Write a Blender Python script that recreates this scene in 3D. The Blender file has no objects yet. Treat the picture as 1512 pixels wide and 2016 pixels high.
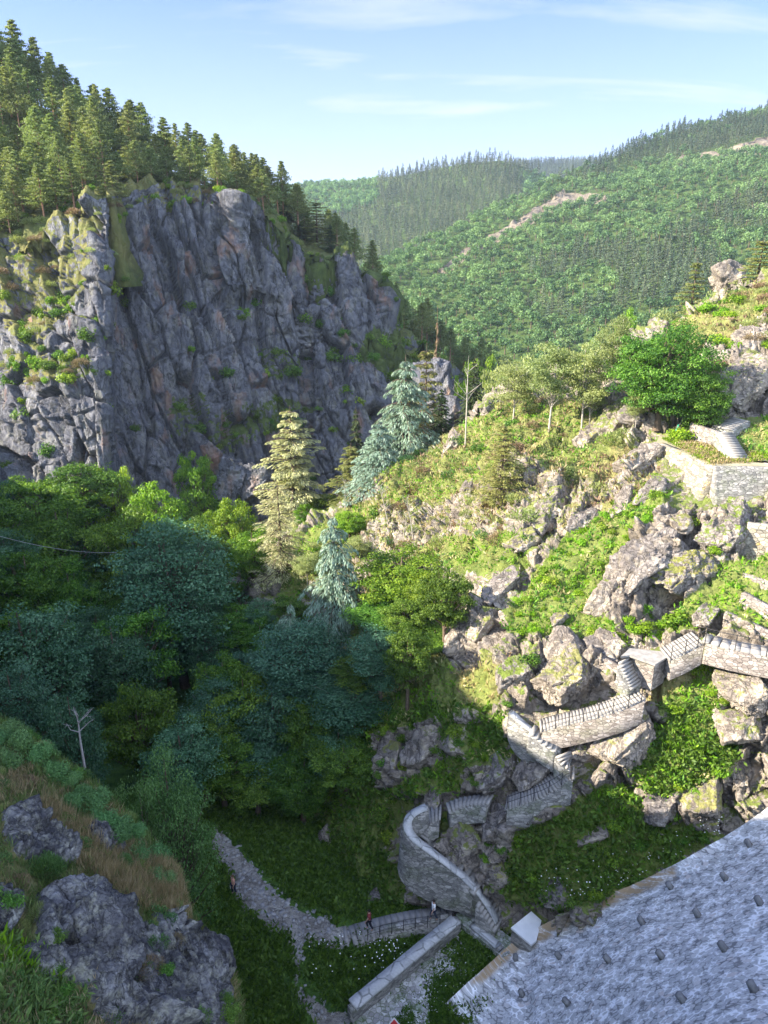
import bpy, math, random
import numpy as np
from mathutils import Vector, Matrix
from mathutils.bvhtree import BVHTree
SC = bpy.context.scene
COL = SC.collection
RNG = np.random.default_rng(7)
random.seed(7)
# ------------------------------------------------------------------ camera
CAMZ = 50.0
PITCH = math.radians(20.0)
FOC = 1456.0            # focal length in pixels of the 1512 wide photograph
cam_d = bpy.data.cameras.new('camera'); cam = bpy.data.objects.new('camera', cam_d); COL.objects.link(cam)
cam.location = (0, 0, CAMZ); cam.rotation_euler = (math.radians(90) - PITCH, 0, 0)
cam_d.sensor_fit = 'VERTICAL'; cam_d.sensor_height = 36.0; cam_d.lens = 36.0 * FOC / 2016.0
cam_d.clip_start = 0.5; cam_d.clip_end = 40000
SC.camera = cam
# ------------------------------------------------------------------ sky and sun
SUN = np.array([-0.86, -0.16, 0.49]); SUN /= np.linalg.norm(SUN)
sun_el = math.asin(SUN[2]); sun_az = math.atan2(SUN[0], SUN[1])
w = bpy.data.worlds.new('World'); SC.world = w; w.use_nodes = True
nt = w.node_tree; nt.nodes.clear()
def N(nt, t, **k):
    n = nt.nodes.new(t)
    for a, b in k.items():
        if a == 'I':
            for i, v in b.items(): n.inputs[i].default_value = v
        else: setattr(n, a, b)
    return n
sky = N(nt, 'ShaderNodeTexSky', sky_type='NISHITA', sun_disc=False, sun_elevation=sun_el, sun_rotation=sun_az,
        altitude=700, air_density=1.0, dust_density=0.8, ozone_density=4.5)
tc = N(nt, 'ShaderNodeTexCoord'); sep = N(nt, 'ShaderNodeSeparateXYZ'); nt.links.new(tc.outputs['Generated'], sep.inputs[0])
mz = N(nt, 'ShaderNodeMath', operation='ADD', I={1: 0.16}); nt.links.new(sep.outputs[2], mz.inputs[0])
dx = N(nt, 'ShaderNodeMath', operation='DIVIDE'); dy = N(nt, 'ShaderNodeMath', operation='DIVIDE')
nt.links.new(sep.outputs[0], dx.inputs[0]); nt.links.new(mz.outputs[0], dx.inputs[1])
nt.links.new(sep.outputs[1], dy.inputs[0]); nt.links.new(mz.outputs[0], dy.inputs[1])
cb = N(nt, 'ShaderNodeCombineXYZ'); nt.links.new(dx.outputs[0], cb.inputs[0]); nt.links.new(dy.outputs[0], cb.inputs[1])
mp = N(nt, 'ShaderNodeMapping'); mp.inputs['Rotation'].default_value = (0, 0, math.radians(-14)); mp.inputs['Scale'].default_value = (0.5, 1.9, 1)
mp.inputs['Location'].default_value = (0.9, 0.35, 0)
nt.links.new(cb.outputs[0], mp.inputs[0])
n1 = N(nt, 'ShaderNodeTexNoise', I={'Scale': 1.3, 'Detail': 7.0, 'Roughness': 0.56, 'Distortion': 0.5}); nt.links.new(mp.outputs[0], n1.inputs['Vector'])
r1 = N(nt, 'ShaderNodeValToRGB'); r1.color_ramp.elements[0].position = 0.43; r1.color_ramp.elements[1].position = 0.72
r1.color_ramp.elements[1].color = (0.85, 0.85, 0.85, 1); nt.links.new(n1.outputs[0], r1.inputs[0])
# thin veil that thickens towards the horizon
vz = N(nt, 'ShaderNodeMapRange', I={1: 0.0, 2: 0.36, 3: 0.78, 4: 0.0}); nt.links.new(sep.outputs[2], vz.inputs[0])
mx = N(nt, 'ShaderNodeMath', operation='MAXIMUM'); nt.links.new(r1.outputs[0], mx.inputs[0]); nt.links.new(vz.outputs[0], mx.inputs[1])
mxc = N(nt, 'ShaderNodeMixRGB'); nt.links.new(mx.outputs[0], mxc.inputs[0])
tint = N(nt, 'ShaderNodeMixRGB', blend_type='MULTIPLY', I={0: 1.0}); nt.links.new(sky.outputs[0], tint.inputs[1]); tint.inputs[2].default_value = (.30, .43, .80, 1); nt.links.new(tint.outputs[0], mxc.inputs[1])
mxc.inputs[2].default_value = (2.3, 2.42, 2.5, 1)
bg = N(nt, 'ShaderNodeBackground', I={1: 0.11}); 
# unseen brighter sky added behind the camera as fill light for the shade
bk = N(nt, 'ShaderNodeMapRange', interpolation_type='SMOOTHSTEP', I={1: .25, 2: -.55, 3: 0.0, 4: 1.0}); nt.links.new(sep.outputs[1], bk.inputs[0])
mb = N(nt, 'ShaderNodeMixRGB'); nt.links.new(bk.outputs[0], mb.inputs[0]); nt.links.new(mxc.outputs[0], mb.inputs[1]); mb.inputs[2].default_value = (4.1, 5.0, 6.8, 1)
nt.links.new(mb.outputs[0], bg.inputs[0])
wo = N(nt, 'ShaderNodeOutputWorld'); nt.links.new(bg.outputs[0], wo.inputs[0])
sl = bpy.data.lights.new('sun', 'SUN'); sl.energy = 5.0; sl.angle = math.radians(0.5); sl.color = (1.0, 0.90, 0.74)
so = bpy.data.objects.new('sun', sl); COL.objects.link(so)
so.rotation_euler = Vector(SUN).to_track_quat('Z', 'Y').to_euler(); so.location = tuple(SUN * 300)
vs = SC.view_settings; vs.view_transform = 'Standard'; vs.look = 'None'; vs.gamma = 1.0; vs.exposure = 1.98
cy = SC.cycles
cy.max_bounces = 5; cy.diffuse_bounces = 3; cy.glossy_bounces = 1; cy.transmission_bounces = 3; cy.transparent_max_bounces = 4
cy.volume_bounces = 0; cy.use_denoising = True; cy.caustics_reflective = False; cy.caustics_refractive = False

# ------------------------------------------------------------------ geometry of the picture
cp, sp = math.cos(PITCH), math.sin(PITCH)
def at(px, py, t):
    """point seen at photo pixel (px,py), t metres deep along the optical axis"""
    px, py, t = np.broadcast_arrays(np.asarray(px, float), np.asarray(py, float), np.asarray(t, float))
    u = (px - 756) / FOC; v = (1008 - py) / FOC
    return np.stack([u * t, (cp + v * sp) * t, CAMZ + (-sp + v * cp) * t], -1)
def proj(P):
    P = np.asarray(P, float); d = P[..., 1] * cp - (P[..., 2] - CAMZ) * sp
    d = np.where(np.abs(d) < 1e-6, 1e-6, d)
    return 756 + FOC * P[..., 0] / d, 1008 - FOC * (P[..., 1] * sp + (P[..., 2] - CAMZ) * cp) / d, d
def atz(px, py, z):
    v = (1008 - py) / FOC
    return at(px, py, (z - CAMZ) / (-sp + v * cp))
# ------------------------------------------------------------------ noise
def _h(ix, iy, iz, s):
    h = (ix.astype(np.int64) * 374761393 + iy.astype(np.int64) * 668265263 + iz.astype(np.int64) * 2147483647 + s * 1274126177) & 0xFFFFFFFF
    h = ((h ^ (h >> 13)) * 1274126177) & 0xFFFFFFFF
    h = ((h ^ (h >> 16)) * 2246822519) & 0xFFFFFFFF
    return (h ^ (h >> 15)) & 0xFFFFFFFF
def hf(ix, iy, iz, s): return _h(ix, iy, iz, s) / 4294967296.0
def vn(P, s=0):
    f = np.floor(P); i = f.astype(np.int64); r = P - f; r = r * r * (3 - 2 * r)
    out = 0
    for a in (0, 1):
        for b in (0, 1):
            for c in (0, 1):
                wgt = (r[..., 0] if a else 1 - r[..., 0]) * (r[..., 1] if b else 1 - r[..., 1]) * (r[..., 2] if c else 1 - r[..., 2])
                out = out + wgt * hf(i[..., 0] + a, i[..., 1] + b, i[..., 2] + c, s)
    return out * 2 - 1
def fbm(P, o=4, s=0, rough=0.5):
    a = 1.0; out = 0; tot = 0
    for k in range(o):
        out = out + a * vn(P * (2.03 ** k) + 17.3 * k, s + k); tot += a; a *= rough
    return out / tot
def worley(P, s=0):
    P = np.asarray(P).reshape(-1, 3)
    """nearest cell: F1, F2, cell random (3), vector from the cell's point"""
    f = np.floor(P).astype(np.int64)
    n = P.shape[0]; F1 = np.full(n, 9.0); F2 = np.full(n, 9.0); D = np.zeros((n, 3)); C = np.zeros((n, 3))
    for a in (-1, 0, 1):
        for b in (-1, 0, 1):
            for c in (-1, 0, 1):
                ix, iy, iz = f[:, 0] + a, f[:, 1] + b, f[:, 2] + c
                q = np.stack([ix + hf(ix, iy, iz, s), iy + hf(ix, iy, iz, s + 1), iz + hf(ix, iy, iz, s + 2)], -1)
                dv = P - q; d = np.sqrt((dv * dv).sum(-1))
                m = d < F1
                F2 = np.where(m, F1, np.minimum(F2, d)); F1 = np.where(m, d, F1)
                D[m] = dv[m]; C[m] = np.stack([hf(ix, iy, iz, s + 5), hf(ix, iy, iz, s + 6), hf(ix, iy, iz, s + 7)], -1)[m]
    return F1, F2, C, D
BED = np.array([-.50, -.38, .78]); BED /= np.linalg.norm(BED)
def strata(P, step, s=0, b=None):
    b = BED if b is None else b
    q = P @ b / step + fbm(P / (step * 5), 3, s) * 1.6; i = np.floor(q); f = q - i
    return (hf(i.astype(np.int64), i.astype(np.int64) * 0, i.astype(np.int64) * 0 + 7, s) - .5) * 1.1 + f * .55 - (f > .93) * .35
def crag(P, s=0, tilt=0.9, step=0.5, crack=0.5):
    """blocky rock displacement in units of one cell"""
    F1, F2, C, D = worley(P, s)
    t = C - 0.5
    d = step * (C[:, 0] - 0.5) + tilt * (t * D).sum(-1) * 1.6
    e = np.clip((F2 - F1) / 0.07, 0, 1)
    return d - crack * (1 - e) * 0.22, C[:, 1]
# ------------------------------------------------------------------ meshes
def mesh_np(name, V, F, mats=(), midx=None, attrs=None, fattrs=None, smooth=False, uv=None):
    """V (n,3); F (m,k) with k = 3 or 4, or a list of such arrays"""
    me = bpy.data.meshes.new(name)
    Fs = F if (isinstance(F, list) and isinstance(F[0], np.ndarray)) else [F]
    Fs = [np.asarray(f, np.int32) for f in Fs if len(f)]
    V = np.asarray(V, np.float32)
    me.vertices.add(len(V)); me.vertices.foreach_set('co', V.ravel())
    loops = np.concatenate([f.ravel() for f in Fs]); cnt = np.concatenate([np.full(len(f), f.shape[1], np.int32) for f in Fs])
    me.loops.add(len(loops)); me.loops.foreach_set('vertex_index', loops)
    me.polygons.add(len(cnt)); me.polygons.foreach_set('loop_start', np.concatenate([[0], np.cumsum(cnt)[:-1]]).astype(np.int32))
    try: me.polygons.foreach_set('loop_total', cnt)
    except Exception: pass
    for m in mats: me.materials.append(m)
    if midx is not None: me.polygons.foreach_set('material_index', np.asarray(midx, np.int32))
    if smooth: me.polygons.foreach_set('use_smooth', np.ones(len(cnt), bool))
    for k, a in (attrs or {}).items():
        at_ = me.attributes.new(k, 'FLOAT', 'POINT'); at_.data.foreach_set('value', np.asarray(a, np.float32))
    for k, a in (fattrs or {}).items():
        at_ = me.attributes.new(k, 'FLOAT', 'FACE'); at_.data.foreach_set('value', np.asarray(a, np.float32))
    if uv is not None:
        l = me.uv_layers.new(name='UVMap'); l.data.foreach_set('uv', np.asarray(uv, np.float32)[loops].ravel())
    me.update(calc_edges=True); me.validate()
    return me
def link(name, me, loc=(0, 0, 0), parent=None, label=None, cat=None, group=None, kind=None, rz=0, scale=None):
    o = bpy.data.objects.new(name, me); COL.objects.link(o); o.location = loc
    if rz: o.rotation_euler = (0, 0, rz)
    if scale is not None: o.scale = scale
    if parent is not None: o.parent = parent
    if label: o['label'] = label
    if cat: o['category'] = cat
    if group: o['group'] = group
    if kind: o['kind'] = kind
    return o
def gridF(n, m, off=0):
    a = (np.arange(n - 1)[:, None] * m + np.arange(m - 1)[None]).ravel() + off
    return np.stack([a, a + m, a + m + 1, a + 1], -1)
def gnormal(G):
    du = np.gradient(G, axis=0); dv = np.gradient(G, axis=1)
    n = np.cross(du, dv); n /= np.linalg.norm(n, axis=-1, keepdims=True) + 1e-9
    return n
class Acc:
    """collects pieces of one mesh"""
    def __init__(s): s.V = []; s.Q = []; s.T = []; s.n = 0; s.qm = []; s.tm = []; s.qa = []; s.ta = []
    def add(s, V, F, mat=0, a=None):
        V = np.asarray(V, float); F = np.asarray(F, int)
        if len(F) == 0: return
        (s.Q if F.shape[1] == 4 else s.T).append(F + s.n); s.V.append(V); s.n += len(V)
        a = np.full(len(F), 0.5) if a is None else np.broadcast_to(a, len(F))
        (s.qm if F.shape[1] == 4 else s.tm).append(np.full(len(F), mat)); (s.qa if F.shape[1] == 4 else s.ta).append(a)
    def mesh(s, name, mats, smooth=False, fa=True):
        V = np.concatenate(s.V); Fs = []; mi = []; av = []
        if s.Q: Fs.append(np.concatenate(s.Q)); mi.append(np.concatenate(s.qm)); av.append(np.concatenate(s.qa))
        if s.T: Fs.append(np.concatenate(s.T)); mi.append(np.concatenate(s.tm)); av.append(np.concatenate(s.ta))
        return mesh_np(name, V, Fs, mats, np.concatenate(mi), fattrs={'v': np.concatenate(av)} if fa else None, smooth=smooth)
def tube(pts, rad, k=6, cap=True):
    pts = np.asarray(pts, float); n = len(pts); rad = np.broadcast_to(rad, n)
    t = np.gradient(pts, axis=0); t /= np.linalg.norm(t, axis=1, keepdims=True) + 1e-9
    ref = np.array([0.31, 0.17, 0.93]) if abs(t[0, 2]) < 0.9 else np.array([1.0, 0.1, 0])
    a = np.cross(t, ref); a /= np.linalg.norm(a, axis=1, keepdims=True) + 1e-9; b = np.cross(t, a)
    th = np.arange(k) / k * 2 * math.pi
    V = pts[:, None] + rad[:, None, None] * (np.cos(th)[None, :, None] * a[:, None] + np.sin(th)[None, :, None] * b[:, None])
    V = V.reshape(-1, 3); i = np.arange(n - 1)[:, None] * k; j = np.arange(k)[None]; j2 = (j + 1) % k
    F = np.stack([i + j, i + j2, i + k + j2, i + k + j], -1).reshape(-1, 4)
    return V, F
def boxv(c, sx, sy, sz, rz=0.0, jit=0.0, rng=None):
    """box with its base centre at c"""
    x = np.array([-1, 1, 1, -1, -1, 1, 1, -1]) * sx / 2; y = np.array([-1, -1, 1, 1, -1, -1, 1, 1]) * sy / 2; z = np.array([0, 0, 0, 0, 1, 1, 1, 1]) * sz
    if jit: x = x + rng.uniform(-jit, jit, 8); y = y + rng.uniform(-jit, jit, 8); z = z + rng.uniform(-jit, jit, 8) * .5
    c_, s_ = math.cos(rz), math.sin(rz)
    V = np.stack([x * c_ - y * s_ + c[0], x * s_ + y * c_ + c[1], z + c[2]], -1)
    return V, np.array([[0, 3, 2, 1], [4, 5, 6, 7], [0, 1, 5, 4], [1, 2, 6, 5], [2, 3, 7, 6], [3, 0, 4, 7]])
# ------------------------------------------------------------------ materials
def newmat(name):
    m = bpy.data.materials.new(name); m.use_nodes = True; t = m.node_tree; t.nodes.clear()
    return m, t
def ramp(t, src, stops):
    r = N(t, 'ShaderNodeValToRGB'); e = r.color_ramp.elements
    while len(e) > 2: e.remove(e[-1])
    for i, (p, c) in enumerate(stops):
        el = e[i] if i < 2 else e.new(p)
        el.position = p; el.color = (c[0], c[1], c[2], 1) if len(c) == 3 else c
    t.links.new(src, r.inputs[0]); return r.outputs[0]
def mix(t, f, a, b, mode='MIX'):
    n = N(t, 'ShaderNodeMixRGB', blend_type=mode)
    for i, x in ((0, f), (1, a), (2, b)):
        if isinstance(x, (int, float)): n.inputs[i].default_value = x if i == 0 else (x, x, x, 1)
        elif isinstance(x, tuple): n.inputs[i].default_value = (x[0], x[1], x[2], 1)
        else: t.links.new(x, n.inputs[i])
    return n.outputs[0]
def math_(t, op, a, b=None, clamp=False):
    n = N(t, 'ShaderNodeMath', operation=op, use_clamp=clamp)
    for i, x in ((0, a), (1, b)):
        if x is None: continue
        if isinstance(x, (int, float)): n.inputs[i].default_value = x
        else: t.links.new(x, n.inputs[i])
    return n.outputs[0]
def coords(t, scale=(1, 1, 1), rot=(0, 0, 0), kind='Object'):
    c = N(t, 'ShaderNodeTexCoord'); m = N(t, 'ShaderNodeMapping'); m.inputs['Scale'].default_value = scale; m.inputs['Rotation'].default_value = rot
    t.links.new(c.outputs[kind], m.inputs[0]); return m.outputs[0]
def noise(t, vec, sc, det=5, rough=.55, dist=0):
    n = N(t, 'ShaderNodeTexNoise', I={'Scale': sc, 'Detail': det, 'Roughness': rough, 'Distortion': dist}); t.links.new(vec, n.inputs['Vector']); return n.outputs[0]
def attr(t, name): return N(t, 'ShaderNodeAttribute', attribute_name=name).outputs['Fac']
def finish(m, t, col, rough=.9, bump=None, bs=.5, bd=.05, spec=.2):
    p = N(t, 'ShaderNodeBsdfPrincipled', I={'Roughness': rough, 'Specular IOR Level': spec})
    if isinstance(col, tuple): p.inputs[0].default_value = (*col, 1)
    else: t.links.new(col, p.inputs[0])
    if bump is not None:
        b = N(t, 'ShaderNodeBump', I={'Strength': bs, 'Distance': bd}); t.links.new(bump, b.inputs['Height']); t.links.new(b.outputs[0], p.inputs['Normal'])
    o = N(t, 'ShaderNodeOutputMaterial'); t.links.new(p.outputs[0], o.inputs[0]); return m
def plain(name, c, rough=.7, spec=.3, var=.25, sc=6):
    m, t = newmat(name); n = noise(t, coords(t), sc, 4)
    lo = tuple(x * (1 - var) for x in c); hi = tuple(min(1, x * (1 + var)) for x in c)
    return finish(m, t, ramp(t, n, [(.3, lo), (.7, hi)]), rough, n, .3, .02, spec)
def leafmat(name, lo, mid, hi, trans=.35, hue=.12):
    """leaf colour varies leaf by leaf (attribute v) and tree by tree (object random)"""
    m, t = newmat(name); v = attr(t, 'v')
    c = ramp(t, v, [(0, lo), (.55, mid), (1, hi)])
    oi = N(t, 'ShaderNodeObjectInfo'); mr = N(t, 'ShaderNodeMapRange', I={3: 1 - hue * 1.6, 4: 1 + hue * 1.6}); t.links.new(oi.outputs['Random'], mr.inputs[0])
    hs = N(t, 'ShaderNodeHueSaturation'); t.links.new(c, hs.inputs['Color']); t.links.new(mr.outputs[0], hs.inputs['Value'])
    mh = N(t, 'ShaderNodeMapRange', I={3: .5 - hue * .16, 4: .5 + hue * .16}); r2 = math_(t, 'FRACT', math_(t, 'MULTIPLY', oi.outputs['Random'], 7.31)); t.links.new(r2, mh.inputs[0]); t.links.new(mh.outputs[0], hs.inputs['Hue'])
    p = N(t, 'ShaderNodeBsdfPrincipled', I={'Roughness': .55, 'Specular IOR Level': .25}); t.links.new(hs.outputs[0], p.inputs[0])
    tr = N(t, 'ShaderNodeBsdfTranslucent'); tcx = mix(t, 1.0, hs.outputs[0], (1.25, 1.35, .6), 'MULTIPLY'); t.links.new(tcx, tr.inputs[0])
    ms = N(t, 'ShaderNodeMixShader', I={0: trans}); t.links.new(p.outputs[0], ms.inputs[1]); t.links.new(tr.outputs[0], ms.inputs[2])
    o = N(t, 'ShaderNodeOutputMaterial'); t.links.new(ms.outputs[0], o.inputs[0]); return m
def rockmat(name, dark, midc, light, lichen=(.30, .29, .16), lich=.5, veg=True, vscale=1.0, vlow=(.05, .075, .02), vhigh=(.13, .17, .035), dry=(.33, .27, .10), bs=.7, bd=.25, rust=None, stretch=(1, 1, 1), jrot=(.5, .35, .2)):
    m, t = newmat(name); co = coords(t, stretch)
    n1 = noise(t, co, .35 * vscale, 8, .62); n2 = noise(t, co, 2.2 * vscale, 8, .68, .4); n3 = noise(t, co, .11 * vscale, 4)
    def ridge(sc_, wd, det=5, ro=.6, st=(1, 1, 1)):
        mm = N(t, 'ShaderNodeMapping'); mm.inputs['Scale'].default_value = st; mm.inputs['Rotation'].default_value = jrot; t.links.new(co, mm.inputs[0])
        r_ = math_(t, 'ABSOLUTE', math_(t, 'SUBTRACT', noise(t, mm.outputs[0], sc_, det, ro, .6), .5)); return ramp(t, r_, [(0, (0, 0, 0)), (wd, (1, 1, 1))])
    k1 = ridge(.55 * vscale, .022, st=(1, 1, .5)); k2 = ridge(1.7 * vscale, .03, st=(.6, 1, 1.5)); k3 = ridge(5.0 * vscale, .06, 3)
    ce = math_(t, 'MULTIPLY', k1, math_(t, 'ADD', math_(t, 'MULTIPLY', k2, .6), .4))
    base = ramp(t, n1, [(.30, dark), (.5, midc), (.72, light)])
    base = mix(t, .7, base, ramp(t, n2, [(.3, (.55, .55, .57)), (.65, (1.5, 1.5, 1.48))]), 'MULTIPLY')
    base = mix(t, .35, base, ramp(t, n3, [(.4, (.7, .68, .7)), (.6, (1.2, 1.18, 1.1))]), 'MULTIPLY')
    base = mix(t, math_(t, 'MULTIPLY', math_(t, 'SUBTRACT', 1, ce), .7), base, tuple(x * .35 for x in dark))
    if rust: base = mix(t, ramp(t, noise(t, co, .22, 5), [(.58, (0, 0, 0)), (.70, (.8, .8, .8))]), base, rust)
    geo = N(t, 'ShaderNodeNewGeometry'); sz = N(t, 'ShaderNodeSeparateXYZ'); t.links.new(geo.outputs['Normal'], sz.inputs[0])
    lm = math_(t, 'MULTIPLY', ramp(t, noise(t, co, 1.4 * vscale, 6, .7), [(.5, (0, 0, 0)), (.66, (1, 1, 1))]), lich)
    base = mix(t, lm, base, lichen)
    if veg:
        g = attr(t, 'g'); d = attr(t, 'd')
        vn_ = noise(t, co, 1.6, 8, .7)
        vc = ramp(t, noise(t, co, .8, 7, .7), [(.35, vlow), (.65, vhigh)])
        vc = mix(t, math_(t, 'MULTIPLY', d, ramp(t, noise(t, co, .5, 5), [(.3, (.3, .3, .3)), (.7, (1, 1, 1))]), True), vc, dry)
        up = math_(t, 'MULTIPLY', math_(t, 'SUBTRACT', sz.outputs[2], .45), 1.3)
        gm = math_(t, 'ADD', math_(t, 'MULTIPLY', g, 2.2), math_(t, 'ADD', math_(t, 'MULTIPLY', up, .55), math_(t, 'MULTIPLY', math_(t, 'SUBTRACT', vn_, .5), 2.4)))
        gm = ramp(t, gm, [(.85, (0, 0, 0)), (1.0, (1, 1, 1))])
        base = mix(t, gm, base, vc)
    h = math_(t, 'ADD', math_(t, 'MULTIPLY', n2, .9), math_(t, 'ADD', math_(t, 'MULTIPLY', ce, .45), math_(t, 'MULTIPLY', k3, .12)))
    return finish(m, t, base, .92, h, bs, bd)
# ------------------------------------------------------------------ terrain patches
def smooth1(a, k, axis):
    if k < 2: return a
    ker = np.hanning(k + 2)[1:-1]; ker /= ker.sum(); h = k // 2
    b = np.moveaxis(a, axis, 0); p = np.concatenate([np.repeat(b[:1], h, 0), b, np.repeat(b[-1:], k - 1 - h, 0)])
    out = sum(ker[i] * p[i:i + len(b)] for i in range(k)); return np.moveaxis(out, 0, axis)
def tfun(cols):
    ks = sorted(cols)
    def f(px, py):
        px, py = np.broadcast_arrays(np.asarray(px, float), np.asarray(py, float)); V = np.stack([np.interp(py, [a for a, b in cols[k]], [b for a, b in cols[k]]) for k in ks])
        i = np.clip(np.searchsorted(ks, px) - 1, 0, len(ks) - 2); kk = np.array(ks, float)
        w = np.clip((px - kk[i]) / (kk[i + 1] - kk[i]), 0, 1)
        return np.take_along_axis(V, i[None], 0)[0] * (1 - w) + np.take_along_axis(V, (i + 1)[None], 0)[0] * w
    return f
def patch(cols, top, bot, x0, x1, nx, ny, back=(), sm=31, pw=1.0):
    f = tfun(cols); px = np.linspace(x0, x1, nx); v = np.linspace(0, 1, ny) ** pw
    tp = np.interp(px, [a for a, b in top], [b for a, b in top]); bt = np.interp(px, [a for a, b in bot], [b for a, b in bot])
    PX = np.broadcast_to(px, (ny, nx)); PY = tp[None] * (1 - v[:, None]) + bt[None] * v[:, None]
    T = smooth1(smooth1(f(PX, PY), sm, 1), max(3, sm // 2), 0)
    G = at(PX, PY, T)
    rows = []
    for (d, dz) in back: rows.append(G[0] + np.array([0, d, -dz]))
    if rows:
        full = [rows[-1]]; seq = rows[::-1] + [G[0]]; out = []
        for a, b in zip(seq[:-1], seq[1:]):
            k = 10
            for q in range(k): out.append(a + (b - a) * q / k)
        B = np.stack(out); G = np.concatenate([B, G]); nb = len(B)
    else: nb = 0
    return G, nb
def inpoly(px, py, poly):
    x = np.asarray(px); y = np.asarray(py); c = np.zeros(x.shape, bool); n = len(poly)
    for i in range(n):
        x1, y1 = poly[i]; x2, y2 = poly[(i + 1) % n]
        if y1 == y2: continue
        c ^= ((y1 > y) != (y2 > y)) & (x < (x2 - x1) * (y - y1) / (y2 - y1) + x1)
    return c
def paint(shape, px, py, polys, base=0.0, blur=9):
    m = np.full(shape, base)
    for val, poly in polys: m[inpoly(px, py, poly)] = val
    return smooth1(smooth1(m, blur, 0), blur, 1)
def outward(G):
    n = gnormal(G); c = G - np.array([0, 0, CAMZ])
    if (n * c).sum(-1).mean() > 0: n = -n
    return n
def orient(G, F):
    n = gnormal(G); c = G - np.array([0, 0, CAMZ])
    return F[:, ::-1] if (np.median((n * c).sum(-1)) < 0) else F
BV, BF, BN = [], [], [0]
def ground(name, G, mats, attrs, kind='structure', bvh=2, **k):
    n, m = G.shape[:2]; F = gridF(n, m)
    me = mesh_np(name, G.reshape(-1, 3), F, mats, attrs={a: b.ravel() for a, b in attrs.items()}, smooth=True)
    o = link(name, me, kind=kind, **k)
    S = G[::bvh, ::bvh]; BF.append(gridF(S.shape[0], S.shape[1], BN[0])); BV.append(S.reshape(-1, 3)); BN[0] += S.shape[0] * S.shape[1]
    return o
M_slope = rockmat('slope_rock', (.135, .115, .10), (.27, .235, .205), (.43, .38, .335), lichen=(.42, .36, .20), lich=.35, vlow=(.065, .115, .018), vhigh=(.15, .22, .035), dry=(.36, .28, .14), bs=.8, bd=.25)
M_cliff = rockmat('cliff_rock', (.075, .078, .095), (.135, .138, .16), (.22, .22, .23), lichen=(.25, .24, .15), lich=.35, vscale=.55, vlow=(.03, .055, .015), vhigh=(.09, .13, .03), dry=(.28, .24, .09), bs=.8, bd=.6, rust=(.28, .16, .11), stretch=(1, 1, .45), jrot=(0, 0, .7))
M_hill = rockmat('hill_ground', (.10, .08, .065), (.17, .14, .11), (.24, .20, .16), lich=.2, vscale=.3, vlow=(.03, .055, .015), vhigh=(.07, .11, .025), dry=(.22, .18, .08), bs=.5, bd=.5)
M_near = rockmat('near_rock', (.045, .044, .048), (.13, .127, .13), (.38, .375, .365), lichen=(.34, .33, .24), lich=.6, vscale=2.2, vlow=(.07, .085, .03), vhigh=(.17, .19, .06), dry=(.42, .33, .16), bs=.9, bd=.10)

# --- far hills ------------------------------------------------------------
def fill(cols_px_top_t, bot_py, bot_t, steps=6):
    """planar hillside in the line of sight: 1/t linear down the picture"""
    cols = {}
    for (px, py, t), bp, b in zip(cols_px_top_t, bot_py, bot_t):
        q = np.linspace(0, 1, steps * 3)
        cols[px] = [(py + (bp - py) * a, 1 / ((1 - a) / t + a / b)) for a in q]
    return cols
H3t = [(300, 395, 1700), (480, 378, 1700), (550, 364, 1700), (760, 350, 1650), (900, 336, 1600), (1040, 323, 1550), (1160, 318, 1500), (1250, 316, 1500), (1500, 330, 1500)]
G3, nb3 = patch(fill(H3t, [520] * 9, [1150] * 9), [(a, b) for a, b, c in H3t], [(300, 520), (1500, 520)], 300, 1500, 160, 40, back=[(150, 60), (600, 400)], sm=9)
H2t = [(300, 420, 1000), (480, 398, 1000), (550, 376, 1000), (620, 368, 980), (700, 364, 960), (760, 352, 940), (850, 332, 920), (920, 321, 900), (985, 316, 900), (1035, 330, 900), (1075, 352, 900), (1110, 378, 880), (1200, 420, 860), (1350, 460, 850)]
G2, nb2 = patch(fill(H2t, [640] * 14, [560] * 14), [(a, b) for a, b, c in H2t], [(300, 640), (1350, 640)], 300, 1350, 220, 110, back=[(80, 25), (400, 330)], sm=9)
H1t = [(480, 720, 380), (560, 655, 390), (640, 595, 400), (700, 555, 420), (730, 538, 440), (800, 500, 480), (900, 452, 520), (1000, 398, 560), (1100, 352, 600), (1180, 324, 630), (1260, 288, 650), (1350, 258, 680), (1512, 216, 700), (1700, 165, 700), (2100, 90, 700)]
G1, nb1 = patch(fill(H1t, [900] * 15, [270, 265, 262, 260, 258, 255, 252, 248, 245, 240, 235, 228, 220, 210, 200]), [(a, b) for a, b, c in H1t], [(480, 900), (2100, 900)], 480, 2100, 420, 220, back=[(50, 15), (300, 250)], sm=9)
for nm, G, s, amp, nb in (('distant_ridge', G3, 31, 14, nb3), ('far_hill', G2, 32, 10, nb2), ('right_hill', G1, 33, 8, nb1)):
    n = outward(G); d = fbm(G / 90, 4, s) * amp
    fadetop = np.ones(G.shape[0]); fadetop[:nb + 6] = .3
    G += n * (d * fadetop[:, None])[..., None]
px1, py1, _ = proj(G1)
rk1 = paint(G1.shape[:2], px1, py1, [(1, [(930, 485), (1010, 440), (1060, 405), (1110, 378), (1230, 385), (1070, 425), (1010, 462), (940, 492)]),
     (1, [(855, 535), (920, 488), (935, 495), (870, 545)]), (.6, [(790, 570), (860, 530), (890, 550), (830, 600)]),
     (1, [(1310, 318), (1400, 300), (1512, 268), (1560, 275), (1512, 300), (1420, 312), (1320, 325)]), (1, [(1480, 400), (1530, 395), (1530, 415), (1480, 412)])], 0, 3)
cr, _ = crag(G1.reshape(-1, 3) / 9.0, 5); G1 += outward(G1) * (cr.reshape(G1.shape[:2]) * 4.5 * np.clip(rk1 * 1.6, 0, 1))[..., None]
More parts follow.
